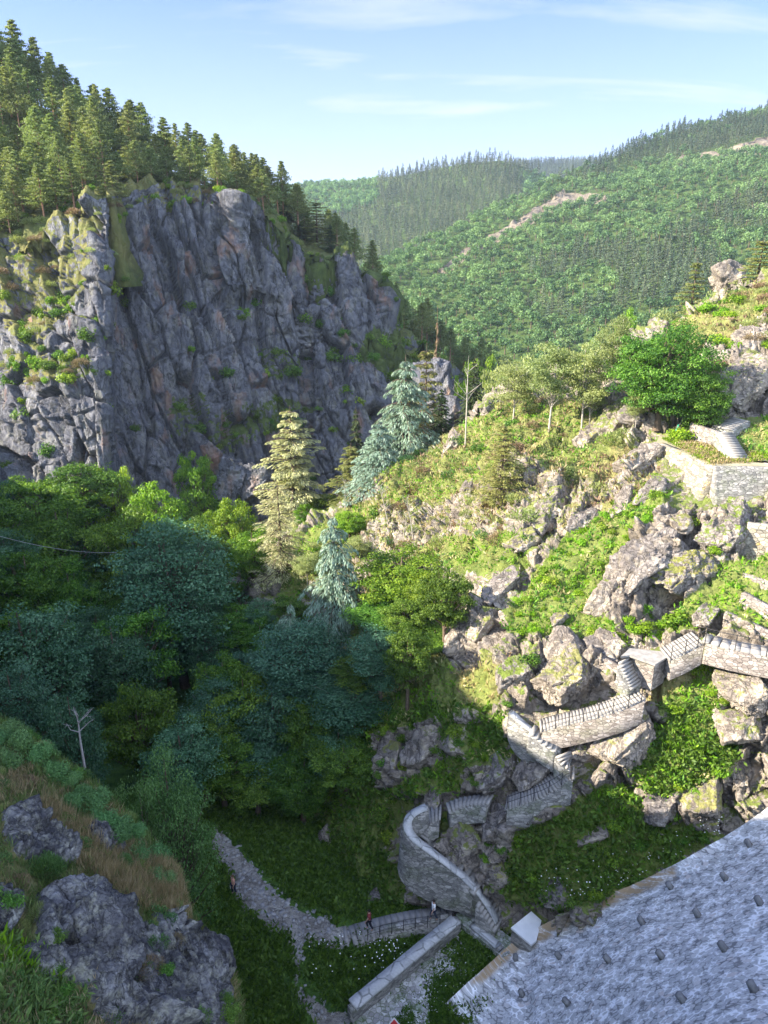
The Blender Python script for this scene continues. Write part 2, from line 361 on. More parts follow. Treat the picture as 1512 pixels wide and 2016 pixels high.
ground('distant_ridge', G3, [M_hill], {'g': np.ones(G3.shape[:2]), 'd': np.zeros(G3.shape[:2])}, bvh=1)
ground('far_hill', G2, [M_hill], {'g': np.ones(G2.shape[:2]), 'd': np.zeros(G2.shape[:2])}, bvh=1)
ground('right_hill', G1, [M_hill], {'g': 1 - rk1 * 1.6, 'd': np.zeros(G1.shape[:2])}, bvh=1)

# --- ground sheet to the horizon and the gorge floor with the left bank ---
V, F = [(-3500, -1500, -14), (3500, -1500, -14), (3500, 4500, -14), (-3500, 4500, -14)], [[0, 1, 2, 3]]
link('ground', mesh_np('ground', V, F, [M_hill], attrs={'g': [1] * 4, 'd': [0] * 4}), kind='structure')
nx, ny = 430, 420
XX, YY = np.meshgrid(np.linspace(-130, 20, nx), np.linspace(-45, 185, ny))
crY = [-60, 0, 15, 21, 24, 30, 38, 42, 50, 62, 75, 92, 104, 112, 130, 190]; crZ = [84, 80, 70, 62.5, 58, 56.5, 55.5, 55, 52, 48, 43, 32, 27, 28, 30, 30]
zc = np.interp(YY, crY, crZ)
xf = np.interp(YY, [-60, 0, 25, 40, 60, 90, 110, 200], [-4, -6, -8, -15, -30, -46, -50, -60])      # foot of the left bank
xk = np.interp(YY, [-60, 20, 40, 60, 90, 120, 200], [-52, -56, -60, -64, -72, -78, -90])            # its crest
zf = np.interp(YY, [-60, 25, 40, 60, 110, 200], [6.3, 6.3, 6.2, 4.2, -1, -8]) + np.clip(XX + 2, 0, 30) * .06
tb = np.clip((xf - XX) / (xf - xk), 0, 1); bank = (zc - zf) * (tb ** 1.15)
ZZ = zf + bank - np.clip(xk - XX, 0, 99) * .25
nz = fbm(np.stack([XX / 9, YY / 9, 0 * XX], -1), 5, 3)
ZZ = ZZ + nz * (.35 + 2.2 * tb * (1 - tb) * 2)
GF = np.stack([XX, YY, ZZ], -1)
pxf, pyf, df = proj(GF); okf = df > 5
path_poly = [(400, 1620), (430, 1635), (470, 1675), (520, 1732), (575, 1788), (640, 1813), (700, 1828), (690, 1864), (640, 1866), (590, 1848), (555, 1836), (488, 1775), (455, 1722), (420, 1680)]
path2 = [(562, 1835), (590, 1850), (594, 1890), (592, 1950), (640, 1985), (690, 2003), (720, 2030), (630, 2030), (580, 1960), (574, 1880)]
path3 = [(1, [(430, 1690), (455, 1720), (470, 1745), (490, 1790), (560, 1835), (545, 1840), (478, 1800), (455, 1750)])]
gF = paint(GF.shape[:2], np.where(okf, pxf, -9999), pyf, [(-.6, path_poly), (-.6, path2)] + [(-.4, p) for _, p in path3], 1.0, 3)
M_floor = rockmat('gorge_floor', (.14, .125, .11), (.26, .24, .215), (.40, .38, .35), lich=.2, vscale=2.5, vlow=(.03, .07, .012), vhigh=(.09, .17, .03), dry=(.25, .22, .08), bs=.8, bd=.08)
def nofront(G): return G
ground('gorge_floor', GF, [M_floor], {'g': gF, 'd': np.zeros(GF.shape[:2])})

# --- the shaded cliff across the gorge -----------------------------------
Cc = {-500: [(400, 160), (1230, 145)], -150: [(420, 138), (1230, 120)], 0: [(420, 127), (760, 119), (1230, 110)], 60: [(450, 123.5), (760, 116), (1230, 109.5)], 130: [(430, 121), (760, 113.5), (1230, 109)], 190: [(385, 119), (560, 115), (1230, 110)], 214: [(385, 118.5), (500, 116), (1230, 111)],
      238: [(380, 137), (500, 134), (1230, 122)], 330: [(372, 149), (500, 138), (1230, 126)], 420: [(380, 151), (490, 143), (1230, 131)], 470: [(378, 143), (560, 142), (600, 146), (1230, 134)], 540: [(430, 148), (580, 146), (620, 150), (1230, 137)], 594: [(480, 152), (1230, 139)], 606: [(480, 157), (1230, 142)], 616: [(495, 153), (1230, 141)],
      690: [(500, 156), (1230, 142)], 742: [(565, 157), (700, 154), (1230, 144)], 760: [(600, 164), (1230, 146)], 800: [(650, 166), (1230, 148)], 870: [(700, 170), (1230, 150)], 1000: [(760, 180), (1230, 160)]}
Ct = [(-500, 500), (-100, 480), (0, 470), (40, 465), (80, 450), (110, 432), (140, 425), (170, 400), (200, 386), (250, 380), (300, 372), (350, 384), (400, 392), (440, 385), (470, 378), (500, 400), (530, 425), (560, 452), (590, 486), (606, 502), (640, 498), (690, 502), (715, 535), (735, 560), (746, 575), (752, 640), (790, 685), (830, 700), (900, 740), (1000, 800)]
GC, nbc = patch(Cc, Ct, [(-500, 1230), (1000, 1230)], -500, 1000, 720, 430, back=[(1.5, 1.0), (2.5, 14)], sm=7)
n = outward(GC); P = GC.reshape(-1, 3)
along = P[:, 0] * .76 + P[:, 1] * .65; deep = -P[:, 0] * .65 + P[:, 1] * .76
q = np.stack([along / 3.1 + 0, deep / 8.0, P[:, 2] / 23.0], -1)
c1, id1 = crag(q + fbm(P / 14, 3, 4)[:, None] * .16, 11, .6, 1.1, 2.6)
c2, _ = crag(np.stack([along / 1.5, deep / 3, P[:, 2] / 6.0], -1) + fbm(P / 4, 2, 9)[:, None] * .2, 13, .9, .8, 1.8)
c3, _ = crag(np.stack([along / .8, deep / 2, P[:, 2] / 1.9], -1) + fbm(P / 2, 2, 19)[:, None] * .3, 15, 1.0, .9, .5)
dC = (strata(P, 7.0, 8, np.array([-.25, .1, .96])) * .9 + c1 * 3.6 + c2 * 1.05 + c3 * .30 + fbm(P / 1.3, 3, 2) * .25 + fbm(P / 22, 3, 5) * 3.0).reshape(GC.shape[:2]) * (1 - .65 * np.exp(-((proj(GC)[0] - 222) / 26.) ** 2))
pxc, pyc, _ = proj(GC)
gC = paint(GC.shape[:2], pxc, pyc, [(.50, [(0, 470), (130, 430), (200, 400), (190, 520), (120, 620), (60, 690), (0, 640)]), (.42, [(260, 385), (470, 378), (440, 400), (340, 430), (250, 400)]),
     (.75, [(750, 640), (830, 700), (900, 760), (880, 860), (790, 790), (700, 700), (720, 660)]), (.5, [(400, 860), (420, 810), (560, 780), (620, 800), (540, 850), (440, 900)]), (.42, [(500, 660), (600, 700), (600, 760), (520, 740)]),
     (.5, [(0, 690), (180, 700), (200, 740), (60, 760), (0, 740)]), (.45, [(330, 780), (400, 770), (420, 850), (340, 860)]), (.55, [(560, 440), (620, 490), (690, 500), (700, 515), (600, 505)])], .12, 7)
gC[:nbc + 2] = .9
dryC = paint(GC.shape[:2], pxc, pyc, [(.7, [(-200, 380), (520, 360), (400, 440), (200, 560), (100, 760), (-200, 760)])], .1, 9)
GC = GC + n * dC[..., None]
ground('cliff_face', GC, [M_cliff], {'g': gC, 'd': dryC})
NC = outward(GC)

# --- hill with pines above the cliff --------------------------------------
Tt = [(-600, -150), (-200, 60), (0, 165), (60, 195), (130, 245), (200, 285), (250, 312), (350, 350), (450, 372), (520, 392), (600, 486), (680, 500), (730, 555), (760, 640), (850, 690), (1000, 790)]
Tb = [(a, b + 22) for a, b in Ct]
Tc = {-600: [(-150, 175), (520, 158)], -150: [(60, 158), (490, 138)], 0: [(165, 152), (490, 126)], 130: [(245, 154), (452, 121.5)], 200: [(285, 155), (408, 123)], 240: [(312, 156), (402, 140.5)], 350: [(350, 159), (406, 147.5)], 450: [(372, 162), (407, 149)], 520: [(392, 163), (440, 149)], 600: [(486, 166), (508, 154)], 680: [(500, 170), (520, 158)], 740: [(560, 174), (590, 160)], 760: [(640, 176), (662, 166)], 850: [(690, 186), (720, 171)], 1000: [(790, 200), (822, 182)]}
GT, nbt = patch(Tc, Tt, Tb, -600, 1000, 400, 110, back=[(15, 3), (60, 60)], sm=5)
n = outward(GT); dT = fbm(GT / 7, 5, 8) * 1.3
cT, _ = crag(GT.reshape(-1, 3) / 5, 21); GT = GT + n * (dT + cT.reshape(GT.shape[:2]) * 1.4)[..., None]
ground('cliff_top_hill', GT, [M_cliff], {'g': np.full(GT.shape[:2], .66) + fbm(GT / 14, 2, 3) * .5, 'd': np.full(GT.shape[:2], .4)})

# --- the sunny spur on the right -------------------------------------------
Rc = {250: [(1180, 104), (1500, 76), (1760, 62), (2000, 50)], 400: [(1180, 97), (1350, 84), (1500, 74), (1700, 63), (2000, 50)], 550: [(1060, 90), (1170, 81), (1300, 74), (1500, 67), (1700, 62.5), (2000, 50)],
      700: [(985, 87), (1100, 77), (1200, 69), (1330, 63), (1450, 60.5), (1560, 58.5), (1650, 56.5), (1750, 54), (1850, 51), (2000, 47)],
      850: [(890, 88), (1000, 78), (1100, 70), (1200, 64), (1300, 58.5), (1400, 54.5), (1500, 52.8), (1600, 51.8), (1700, 51.3), (1780, 50.8), (1850, 50), (2000, 47)],
      1000: [(765, 88), (850, 77), (950, 68.5), (1050, 62), (1150, 57.5), (1250, 54.3), (1400, 50.8), (1500, 50.2), (1600, 49.7), (1700, 49.1), (1800, 48.8), (1850, 48.3), (2000, 46)],
      1150: [(735, 82), (800, 75), (900, 68.5), (1000, 62.3), (1100, 57.8), (1200, 54.3), (1300, 51.8), (1400, 50.2), (1520, 48.6), (1600, 47.8), (1700, 46.9), (1780, 46.2), (2000, 44)],
      1300: [(640, 84), (720, 75), (830, 66.5), (880, 62.5), (940, 59), (990, 57), (1100, 55), (1200, 52.2), (1290, 50.2), (1370, 48.8), (1450, 48.1), (1550, 47.2), (1650, 46.8), (1750, 46.8), (2000, 46)],
      1450: [(560, 84), (700, 72.5), (780, 66.5), (850, 61.8), (910, 58.5), (1010, 55.3), (1100, 53.2), (1180, 50.8), (1280, 48.8), (1400, 46.9), (1500, 46), (1600, 46), (1700, 46), (2000, 45)],
      1600: [(515, 80), (700, 68), (850, 59), (910, 56.5), (1010, 53.8), (1100, 51.2), (1180, 48.8), (1280, 47), (1400, 45.5), (1500, 45), (1600, 45), (2000, 45)], 1900: [(420, 76), (700, 62), (900, 52), (1100, 46), (1400, 43), (1600, 43), (2000, 43)]}
Rt = [(250, 1270), (330, 1235), (420, 1190), (480, 1125), (560, 1062), (640, 1020), (700, 985), (760, 935), (820, 905), (860, 878), (900, 858), (950, 800), (980, 772), (1020, 755), (1060, 762), (1100, 742), (1150, 735), (1190, 722), (1240, 690), (1300, 650), (1340, 632), (1420, 580), (1470, 548), (1512, 545), (1600, 515), (1900, 420)]
GR, nbr = patch(Rc, Rt, [(250, 2000), (1900, 2000)], 250, 1900, 760, 640, back=[(5, 1.5), (16, 9), (45, 45)], sm=25)
R_T = tfun(Rc)
def surf(px, py, dt=0.0):
    """point on the smooth spur surface, dt metres nearer along the line of sight"""
    return at(px, py, R_T(px, py) - dt)
pxr, pyr, _ = proj(GR)
GRASS = [(1010, 1190), (1060, 1120), (1130, 1050), (1200, 1000), (1290, 925), (1320, 960), (1300, 1000), (1230, 1090), (1190, 1150), (1180, 1200), (1230, 1260), (1230, 1265), (1040, 1250), (1000, 1240)]
green = [(.62, [(300, 1260), (640, 1220), (880, 1250), (900, 1420), (760, 1650), (640, 1760), (300, 1760)]), (.8, GRASS), (.95, [(1430, 1290), (1440, 1400), (1450, 1500), (1400, 1560), (1280, 1570), (1235, 1510), (1310, 1420), (1370, 1330), (1400, 1290)]),
         (.9, [(960, 1650), (1090, 1610), (1190, 1540), (1300, 1590), (1400, 1650), (1250, 1740), (1100, 1790), (1010, 1780), (960, 1720)]),
         (.8, [(1330, 1240), (1280, 1180), (1330, 1140), (1420, 1110), (1512, 1100), (1560, 1180), (1512, 1240), (1420, 1200)]), (.9, [(1430, 820), (1560, 790), (1600, 930), (1480, 912), (1425, 870)]), (.9, [(1285, 850), (1355, 850), (1350, 905), (1290, 880)]),
         (.75, [(1320, 640), (1512, 545), (1600, 560), (1512, 640), (1400, 710), (1340, 760), (1300, 700)]), (.6, [(790, 1100), (880, 1060), (1000, 1050), (1060, 1080), (960, 1130), (880, 1120)]),
         (.6, [(760, 930), (860, 880), (960, 800), (1080, 780), (1180, 790), (1230, 850), (1100, 860), (1020, 880), (930, 960), (800, 1010), (740, 980)]),
         (.7, [(560, 1070), (700, 990), (760, 1000), (700, 1100), (560, 1180)]), (.8, [(700, 1640), (780, 1700), (800, 1780), (700, 1830), (560, 1740), (560, 1640)]), (.75, [(860, 1640), (870, 1600), (960, 1590), (950, 1630), (900, 1650)]),
         (.75, [(890, 1330), (960, 1290), (1010, 1340), (960, 1390), (880, 1400)]), (.7, [(760, 1400), (880, 1370), (880, 1400), (760, 1430)]), (.6, [(830, 1500), (920, 1490), (900, 1560), (820, 1560)]), (.7, [(920, 1420), (990, 1400), (1000, 1500), (930, 1500)]),
         (.55, [(1050, 860), (1200, 850), (1260, 880), (1200, 960), (1090, 950), (1040, 900)]), (.7, [(1100, 1440), (1180, 1400), (1190, 1450), (1230, 1470)]), (.7, [(1290, 1350), (1390, 1300), (1330, 1400), (1280, 1410)]),
         (-.3, [(880, 1300), (900, 1230), (980, 1180), (1000, 1240), (920, 1290)]), (-.3, [(1170, 1200), (1190, 1120), (1310, 1000), (1420, 1020), (1400, 1140), (1260, 1220)]), (-.2, [(1400, 1400), (1512, 1310), (1512, 1480), (1420, 1460)]),
         (-.3, [(1060, 1310), (1100, 1250), (1180, 1260), (1170, 1370), (1070, 1390)]), (-.3, [(1160, 1490), (1200, 1420), (1290, 1380), (1300, 1430), (1220, 1490)]), (-.2, [(740, 1450), (860, 1410), (870, 1490), (760, 1560)]),
         (-.2, [(1260, 1580), (1400, 1540), (1480, 1500), (1512, 1540), (1420, 1600), (1300, 1640)]), (-.1, [(1380, 700), (1512, 630), (1512, 800), (1440, 800)]), (.1, [(870, 1650), (960, 1590), (1020, 1600), (1010, 1680), (960, 1740), (900, 1690)])]
gR = paint(GR.shape[:2], pxr, pyr, green, .30, 9)
gR = np.clip(gR, -.3, 1)
dryR = paint(GR.shape[:2], pxr, pyr, [(.45, [(600, 1150), (700, 960), (900, 850), (1000, 780), (1200, 780), (1230, 900), (1080, 1000), (900, 1080), (700, 1200)]), (.7, [(1230, 860), (1300, 870), (1290, 960), (1200, 1020), (1130, 1060), (1100, 1040)]),
     (.8, [(1240, 1340), (1400, 1290), (1390, 1320), (1300, 1380), (1240, 1400)]), (.75, [(1300, 700), (1380, 700), (1512, 640), (1512, 800), (1360, 780)]), (.6, [(880, 1400), (900, 1300), (1000, 1280), (980, 1370)]), (.55, [(1320, 640), (1512, 545), (1512, 640), (1340, 740)])], .28, 11)
P = GR.reshape(-1, 3); n = outward(GR)
wp = fbm(P / 3, 2, 9)[:, None]
q = (P @ np.array([[.80, -.36, .48], [.6, .48, -.64], [0, .8, .6]])) * np.array([1 / 3.4, 1 / 3.4, 1 / 2.2])
c1, _ = crag(q + wp * .3, 41, .9, .8, .7)
c2, _ = crag(q * 2.9 + wp * .5, 43, 1.0, .7, .6)
c3, _ = crag(q * 7.1 + wp, 47, 1.0, .6, .6)
rock = np.clip(1.25 - gR.ravel() * 1.3, .10, 1)
dR = strata(P, 1.5, 3) * .75 * rock + c1 * 1.9 * rock + c2 * .85 * rock + c3 * .30 * rock + fbm(P / 1.2, 4, 6) * (.18 + .18 * rock) + fbm(P / 9, 3, 61) * 1.1
calm = paint(GR.shape[:2], pxr, pyr, [(1, [(760, 1570), (960, 1560), (1100, 1480), (990, 1390), (1060, 1390), (1250, 1330), (1180, 1280), (1260, 1270), (1400, 1240), (1512, 1270), (1512, 1310), (1400, 1290), (1300, 1340), (1300, 1390), (1230, 1470), (1170, 1520), (1000, 1610), (860, 1650), (1010, 1810), (1000, 1850), (880, 1800), (760, 1660)]),
     (1, [(1290, 850), (1420, 800), (1512, 790), (1512, 1010), (1320, 1000), (1270, 870)]), (1, [(700, 1780), (1100, 1780), (1100, 1990), (600, 1990)])], 0, 9)
dR = dR * (1 - .75 * calm.ravel()) - calm.ravel() * .6
GR = GR + n * dR.reshape(GR.shape[:2])[..., None]
ground('rocky_spur', GR, [M_slope], {'g': gR, 'd': dryR})
NR = outward(GR)

# --- foreground slope on the left --------------------------------------------
Lt = [(-700, 1150), (-300, 1290), (0, 1428), (60, 1462), (120, 1500), (180, 1560), (230, 1610), (280, 1660), (320, 1720), (345, 1790), (385, 1830), (415, 1875), (435, 1915), (441, 1965), (446, 2060), (460, 2300)]
Lc = {-700: [(1150, 30), (1700, 17), (2400, 9)], 0: [(1428, 29), (1600, 24), (1800, 20), (2016, 17), (2400, 13)], 150: [(1530, 28.5), (1700, 24), (1850, 21), (2016, 18.5), (2400, 14)],
      300: [(1685, 28), (1800, 24.5), (1900, 22.5), (2016, 20.5), (2400, 15)], 380: [(1825, 27), (1900, 24.5), (2016, 23), (2400, 17)], 460: [(1960, 26.5), (2100, 24), (2400, 19)]}
GL, nbl = patch(Lc, Lt, [(-700, 2400), (460, 2420)], -700, 460, 520, 420, back=[(.8, .8), (2, 4), (4, 22)], sm=15)
pxl, pyl, _ = proj(GL)
gL = paint(GL.shape[:2], pxl, pyl, [(-.35, [(70, 1760), (150, 1735), (250, 1800), (310, 1880), (325, 1930), (315, 2030), (215, 2030), (120, 1930), (60, 1860)]), (-.35, [(295, 1800), (330, 1800), (440, 1880), (446, 1980), (430, 2060), (350, 2050), (305, 1900)]),
      (-.3, [(0, 1600), (50, 1590), (140, 1660), (150, 1700), (20, 1690)]), (-.2, [(185, 1610), (240, 1640), (215, 1680), (160, 1640)]), (-.2, [(0, 1740), (40, 1780), (20, 1830), (-40, 1800)])], .9, 7)
gL = np.minimum(gL, 1); dryL = paint(GL.shape[:2], pxl, pyl, [(.55, [(80, 1560), (330, 1700), (400, 1860), (290, 1800), (140, 1700), (60, 1620)]), (.5, [(150, 1930), (240, 1960), (230, 2060), (0, 2060)])], .3, 11)
P = GL.reshape(-1, 3); n = outward(GL)
q = (P @ np.array([[.9, -.3, .3], [.4, .7, -.5], [0, .6, .8]])) * np.array([.75, .9, 1.5]); wp = fbm(P, 2, 19)[:, None]
c1, _ = crag(q * .55 + wp * .15, 71, .8, .6, .5); c2, _ = crag(q * 2.8 + wp * .5, 73, .9, .6, .5)
rock = np.clip(1.1 - gL.ravel() * 1.2, .06, 1)
bulge = np.clip(.5 - gL.ravel(), 0, 1) * .55
dL = strata(P, .5, 5) * .22 * rock + c1 * .5 * rock + c2 * .16 * rock + fbm(P * 2.5, 5, 76, .62) * .20 * (rock + .3) + bulge + fbm(P / 2.5, 3, 77) * .35
gapL = paint(GL.shape[:2], pxl, pyl, [(1, [(120, 1850), (200, 1880), (310, 2010), (290, 2040), (190, 1930), (100, 1880)]), (1, [(296, 1850), (322, 1880), (345, 2060), (322, 2060), (312, 1960)]), (.7, [(150, 1720), (200, 1740), (300, 1840), (290, 1860), (230, 1800)])], 0, 5)
dL = dL - gapL.ravel() * .8
GL = GL + n * dL.reshape(GL.shape[:2])[..., None]
ground('foreground_slope', GL, [M_near], {'g': gL, 'd': dryL})
NL = outward(GL)
bvh_v = np.concatenate(BV); bvh_f = np.concatenate(BF)
BVH = BVHTree.FromPolygons(bvh_v.tolist(), bvh_f.tolist())
def ray(px, py):
    o = Vector((0, 0, CAMZ)); p = Vector(at(px, py, 10.0)) - o; h = BVH.ray_cast(o, p.normalized())
    return np.array(h[0]) if h[0] is not None else None
def drop(x, y, z=200.0):
    h = BVH.ray_cast(Vector((x, y, z)), Vector((0, 0, -1)))
    return h[0].z if h[0] is not None else -14.0
# ------------------------------------------------------------------ masonry
def masonry(name, lo, midc, hi, mortar, scale=2.2, asp=(1, 1, 1.7), mw=.06, moss=.25, kind='Object', mossc=(.10, .13, .04), orange=0.0, bs=.9, bd=.06, edge=(0, 0, 0)):
    m, t = newmat(name); co = coords(t, asp, kind=kind)
    nz = N(t, 'ShaderNodeTexNoise', I={'Scale': 1.5, 'Detail': 4}); t.links.new(co, nz.inputs[0])
    wv = mix(t, .16, co, nz.outputs[1], 'ADD')
    v1 = N(t, 'ShaderNodeTexVoronoi', I={'Scale': scale}); t.links.new(wv, v1.inputs['Vector'])
    v2 = N(t, 'ShaderNodeTexVoronoi', feature='DISTANCE_TO_EDGE', I={'Scale': scale}); t.links.new(wv, v2.inputs['Vector'])
    sx = N(t, 'ShaderNodeSeparateXYZ'); t.links.new(v1.outputs['Color'], sx.inputs[0])
    c = ramp(t, sx.outputs[0], [(0, lo), (.5, midc), (1, hi)])
    n2 = noise(t, co, 6, 6, .7); c = mix(t, .5, c, ramp(t, n2, [(.3, (.55, .55, .55)), (.7, (1.3, 1.3, 1.3))]), 'MULTIPLY')
    mb = noise(t, co, .5, 5, .7)
    if moss: c = mix(t, math_(t, 'MULTIPLY', ramp(t, mb, [(.5, (0, 0, 0)), (.65, (1, 1, 1))]), moss), c, mossc)
    if orange: c = mix(t, math_(t, 'MULTIPLY', ramp(t, noise(t, co, .8, 5, .7), [(.56, (0, 0, 0)), (.64, (1, 1, 1))]), orange), c, (.55, .36, .08))
    e = ramp(t, v2.outputs['Distance'], [(0, (0, 0, 0)), (mw, (1, 1, 1))])
    en = ramp(t, noise(t, co, 1.1, 5, .7), [(.36, edge), (.56, (1, 1, 1))])
    c = mix(t, math_(t, 'MULTIPLY', math_(t, 'SUBTRACT', 1, e), en), c, mortar)
    h = math_(t, 'ADD', math_(t, 'MULTIPLY', e, .7), math_(t, 'MULTIPLY', n2, .5))
    return finish(m, t, c, .9, h, bs, bd)
M_wall = masonry('grey_masonry', (.16, .155, .145), (.27, .26, .24), (.40, .38, .35), (.11, .105, .095), 3.0, moss=.5)
M_wallsun = masonry('pale_masonry', (.17, .155, .13), (.29, .265, .22), (.42, .39, .32), (.09, .08, .06), 2.3, mw=.07, moss=.12, orange=.6)
M_wallred = masonry('pinkish_masonry', (.16, .135, .12), (.25, .22, .195), (.36, .32, .29), (.09, .08, .07), 3.0, moss=.25)
M_cope = masonry('coping_stone', (.34, .34, .34), (.42, .42, .41), (.52, .51, .50), (.16, .16, .15), .9, asp=(1, 1, 1), moss=.15, bs=.4)
M_step = plain('worn_step_stone', (.27, .255, .235), .9, .1, .3, 2.2)
M_pave = masonry('cobble_paving', (.26, .25, .25), (.40, .39, .38), (.58, .57, .56), (.10, .13, .05), 3.6, asp=(1, 1, 1), mw=.12, moss=.85, mossc=(.07, .14, .025), bs=.7)
M_conc = plain('pale_concrete', (.66, .66, .66), .75, .3, .08, 1.5)
M_iron = plain('dark_iron', (.035, .033, .033), .6, .4)
def strip(top, h, thick, side, lean=0.0, seg=.35, jit=.05, seed=0):
    """solid wall: top (n,3) outer top edge, h height(s), side +1/-1 which side the thickness goes; lean: outward foot per metre"""
    top = np.asarray(top, float); h = np.broadcast_to(np.asarray(h, float), len(top))
    L = np.concatenate([[0], np.cumsum(np.linalg.norm(np.diff(top, axis=0), axis=1))]); n = max(3, int(L[-1] / seg) + 1)
    q = np.linspace(0, L[-1], n); T = np.stack([np.interp(q, L, top[:, i]) for i in range(3)], -1); H = np.interp(q, L, h)
    k = min(7, n // 2 * 2 - 1) if n > 6 else 1
    if k > 1: T = smooth1(T, k, 0)
    t = np.gradient(T, axis=0); t[:, 2] = 0; t /= np.linalg.norm(t, axis=1, keepdims=True); s = np.stack([-t[:, 1], t[:, 0], 0 * t[:, 0]], -1) * side
    m = max(3, int(H.max() / seg) + 1); v = np.linspace(0, 1, m)
    out = T[:, None] - s[:, None] * (lean * H[:, None] * v[None])[..., None]; out[..., 2] -= H[:, None] * v[None]
    inn = T + s * thick; inn2 = inn.copy(); inn2[:, 2] -= H
    G = np.concatenate([inn2[:, None], inn[:, None], out], 1)     # inner foot, inner top, outer top ... outer foot
    d = fbm(G.reshape(-1, 3) * 1.6, 3, seed).reshape(G.shape[:2]); G = G + (-s[:, None]) * (d * jit * 2)[..., None]; G[..., 2] += fbm(G.reshape(-1, 3) * 2.1, 2, seed + 5).reshape(G.shape[:2]) * jit * .6
    F = gridF(G.shape[0], G.shape[1]); nn = G.shape[1]
    V = G.reshape(-1, 3)
    e0 = [list(range(nn))][0]; last = (G.shape[0] - 1) * nn
    capF = []
    for base in (0, last):
        for i in range(1, nn - 2): capF.append([base, base + i, base + i + 1])
        capF.append([base, base + nn - 2, base + nn - 1])
    return V, F, np.array(capF), T, s, H
def wall(name, toppx, h, mat, label, cat='wall', thick=.6, side=1, lean=.05, dt=.5, zs=None, cope=None, group=None, cw=.12, ch=.16, seed=0, t3=None, jit=.05):
    top = np.array([surf(a, b, dt) for a, b in toppx]) if t3 is None else np.asarray(t3, float)
    if zs is not None: top = np.array([atz(a, b, z) for (a, b), z in zip(toppx, zs)])
    base = top.mean(0) - np.array([0, 0, np.max(h)])
    V, F, C, T, s, H = strip(top, h, thick, side, lean, seed=seed, jit=jit)
    root = bpy.data.objects.new(name, None); COL.objects.link(root); root.location = base
    root['label'] = label; root['category'] = cat
    if group: root['group'] = group
    me = mesh_np('stonework', V - base, [F.astype(np.int32), C.astype(np.int32)], [mat], smooth=False); link('stonework', me, parent=root)
    if cope is not None:
        T2 = T - s * cw; T2 = T2 + np.array([0, 0, ch])
        V, F, C, _, _, _ = strip(T2, ch - .003, thick + 2 * cw, side, 0, seed=seed + 3, jit=.02)
        link('coping', mesh_np('coping', V - base, [F.astype(np.int32), C.astype(np.int32)], [cope]), parent=root)
    return root
def flight(name, pts, n, width, label, group=None, z0=None, z1=None, mat=None, fan=None, depth=1.12, drop_=.5, under=1.4, wundr=None, dt=.5, rail=None):
    """a run of stone steps; pts are photo pixels of its centre line from foot to head"""
    P = np.array([surf(a, b, dt) for a, b in pts])
    if z0 is None: z0 = P[0, 2]
    if z1 is None: z1 = P[-1, 2]
    for _ in range(4):      # keep each point on its line of sight while the height runs evenly
        L = np.concatenate([[0], np.cumsum(np.linalg.norm(np.diff(P, axis=0), axis=1))]); z = z0 + (z1 - z0) * L / L[-1]
        P = np.array([atz(a, b, zz) for (a, b), zz in zip(pts, z)])
    L = np.concatenate([[0], np.cumsum(np.linalg.norm(np.diff(P, axis=0), axis=1))])
    q = (np.arange(n) + .5) / n * L[-1]; C = np.stack([np.interp(q, L, P[:, i]) for i in range(3)], -1)
    Cs = smooth1(C, 5, 0) if n > 8 else C
    t = np.gradient(Cs, axis=0); ang = np.arctan2(t[:, 1], t[:, 0]); sp_ = np.hypot(t[:, 0], t[:, 1])
    root = bpy.data.objects.new(name, None); COL.objects.link(root); root.location = C[0]; root['label'] = label; root['category'] = 'steps'
    if group: root['group'] = group
    wd = np.broadcast_to(width, n); rise = abs(z1 - z0) / n
    rg = np.random.default_rng(len(pts) + n)
    for i in range(n):
        V, F = boxv((0, 0, 0), sp_[i] * depth, wd[i], max(.16, rise * 1.3), 0, .025, rg)
        me = mesh_np('step', V, F, [M_step])
        o = link('step', me, C[i] - C[0] - np.array([0, 0, max(.16, rise * 1.3)]), root, rz=ang[i] + rg.uniform(-.03, .03))
    # masonry body under the steps
    s = np.stack([-np.sin(ang), np.cos(ang), 0 * ang], -1)
    hw = (wd / 2 + .12)[:, None]
    A = Cs + s * hw; B = Cs - s * hw; A[:, 2] -= .10; B[:, 2] -= .10
    e = t[0] / 2; A = np.concatenate([[A[0] - e], A, [A[-1] + t[-1] / 2]]); B = np.concatenate([[B[0] - e], B, [B[-1] + t[-1] / 2]])
    A2 = A.copy(); B2 = B.copy(); A2[:, 2] -= under; B2[:, 2] -= under
    G = np.stack([A2, A, B, B2], 1); V = G.reshape(-1, 3) - C[0]; F = gridF(len(A), 4); k = (len(A) - 1) * 4
    link('stair_base', mesh_np('stair_base', V, [F.astype(np.int32), np.array([[0, 1, 2, 3], [k, k + 3, k + 2, k + 1]], np.int32)], [mat or M_wall]), parent=root)
    return root, C, s
def railing(name, P, label, every=2, hgt=1.0, rails=2, group='iron railings along the steps'):
    P = np.asarray(P); root = bpy.data.objects.new(name, None); COL.objects.link(root); root.location = P[0]; root['label'] = label; root['category'] = 'railing'; root['group'] = group
    for i in range(0, len(P), every):
        V, F = tube([P[i] - P[0] - [0, 0, .3], P[i] - P[0] + [0, 0, hgt]], .028, 5); link('post', mesh_np('post', V, F, [M_iron]), parent=root)
    for k in range(rails):
        V, F = tube(P - P[0] + [0, 0, hgt * (1 - k * .45) - .03], .02, 4); link('rail', mesh_np('rail', V, F, [M_iron]), parent=root)
    return root

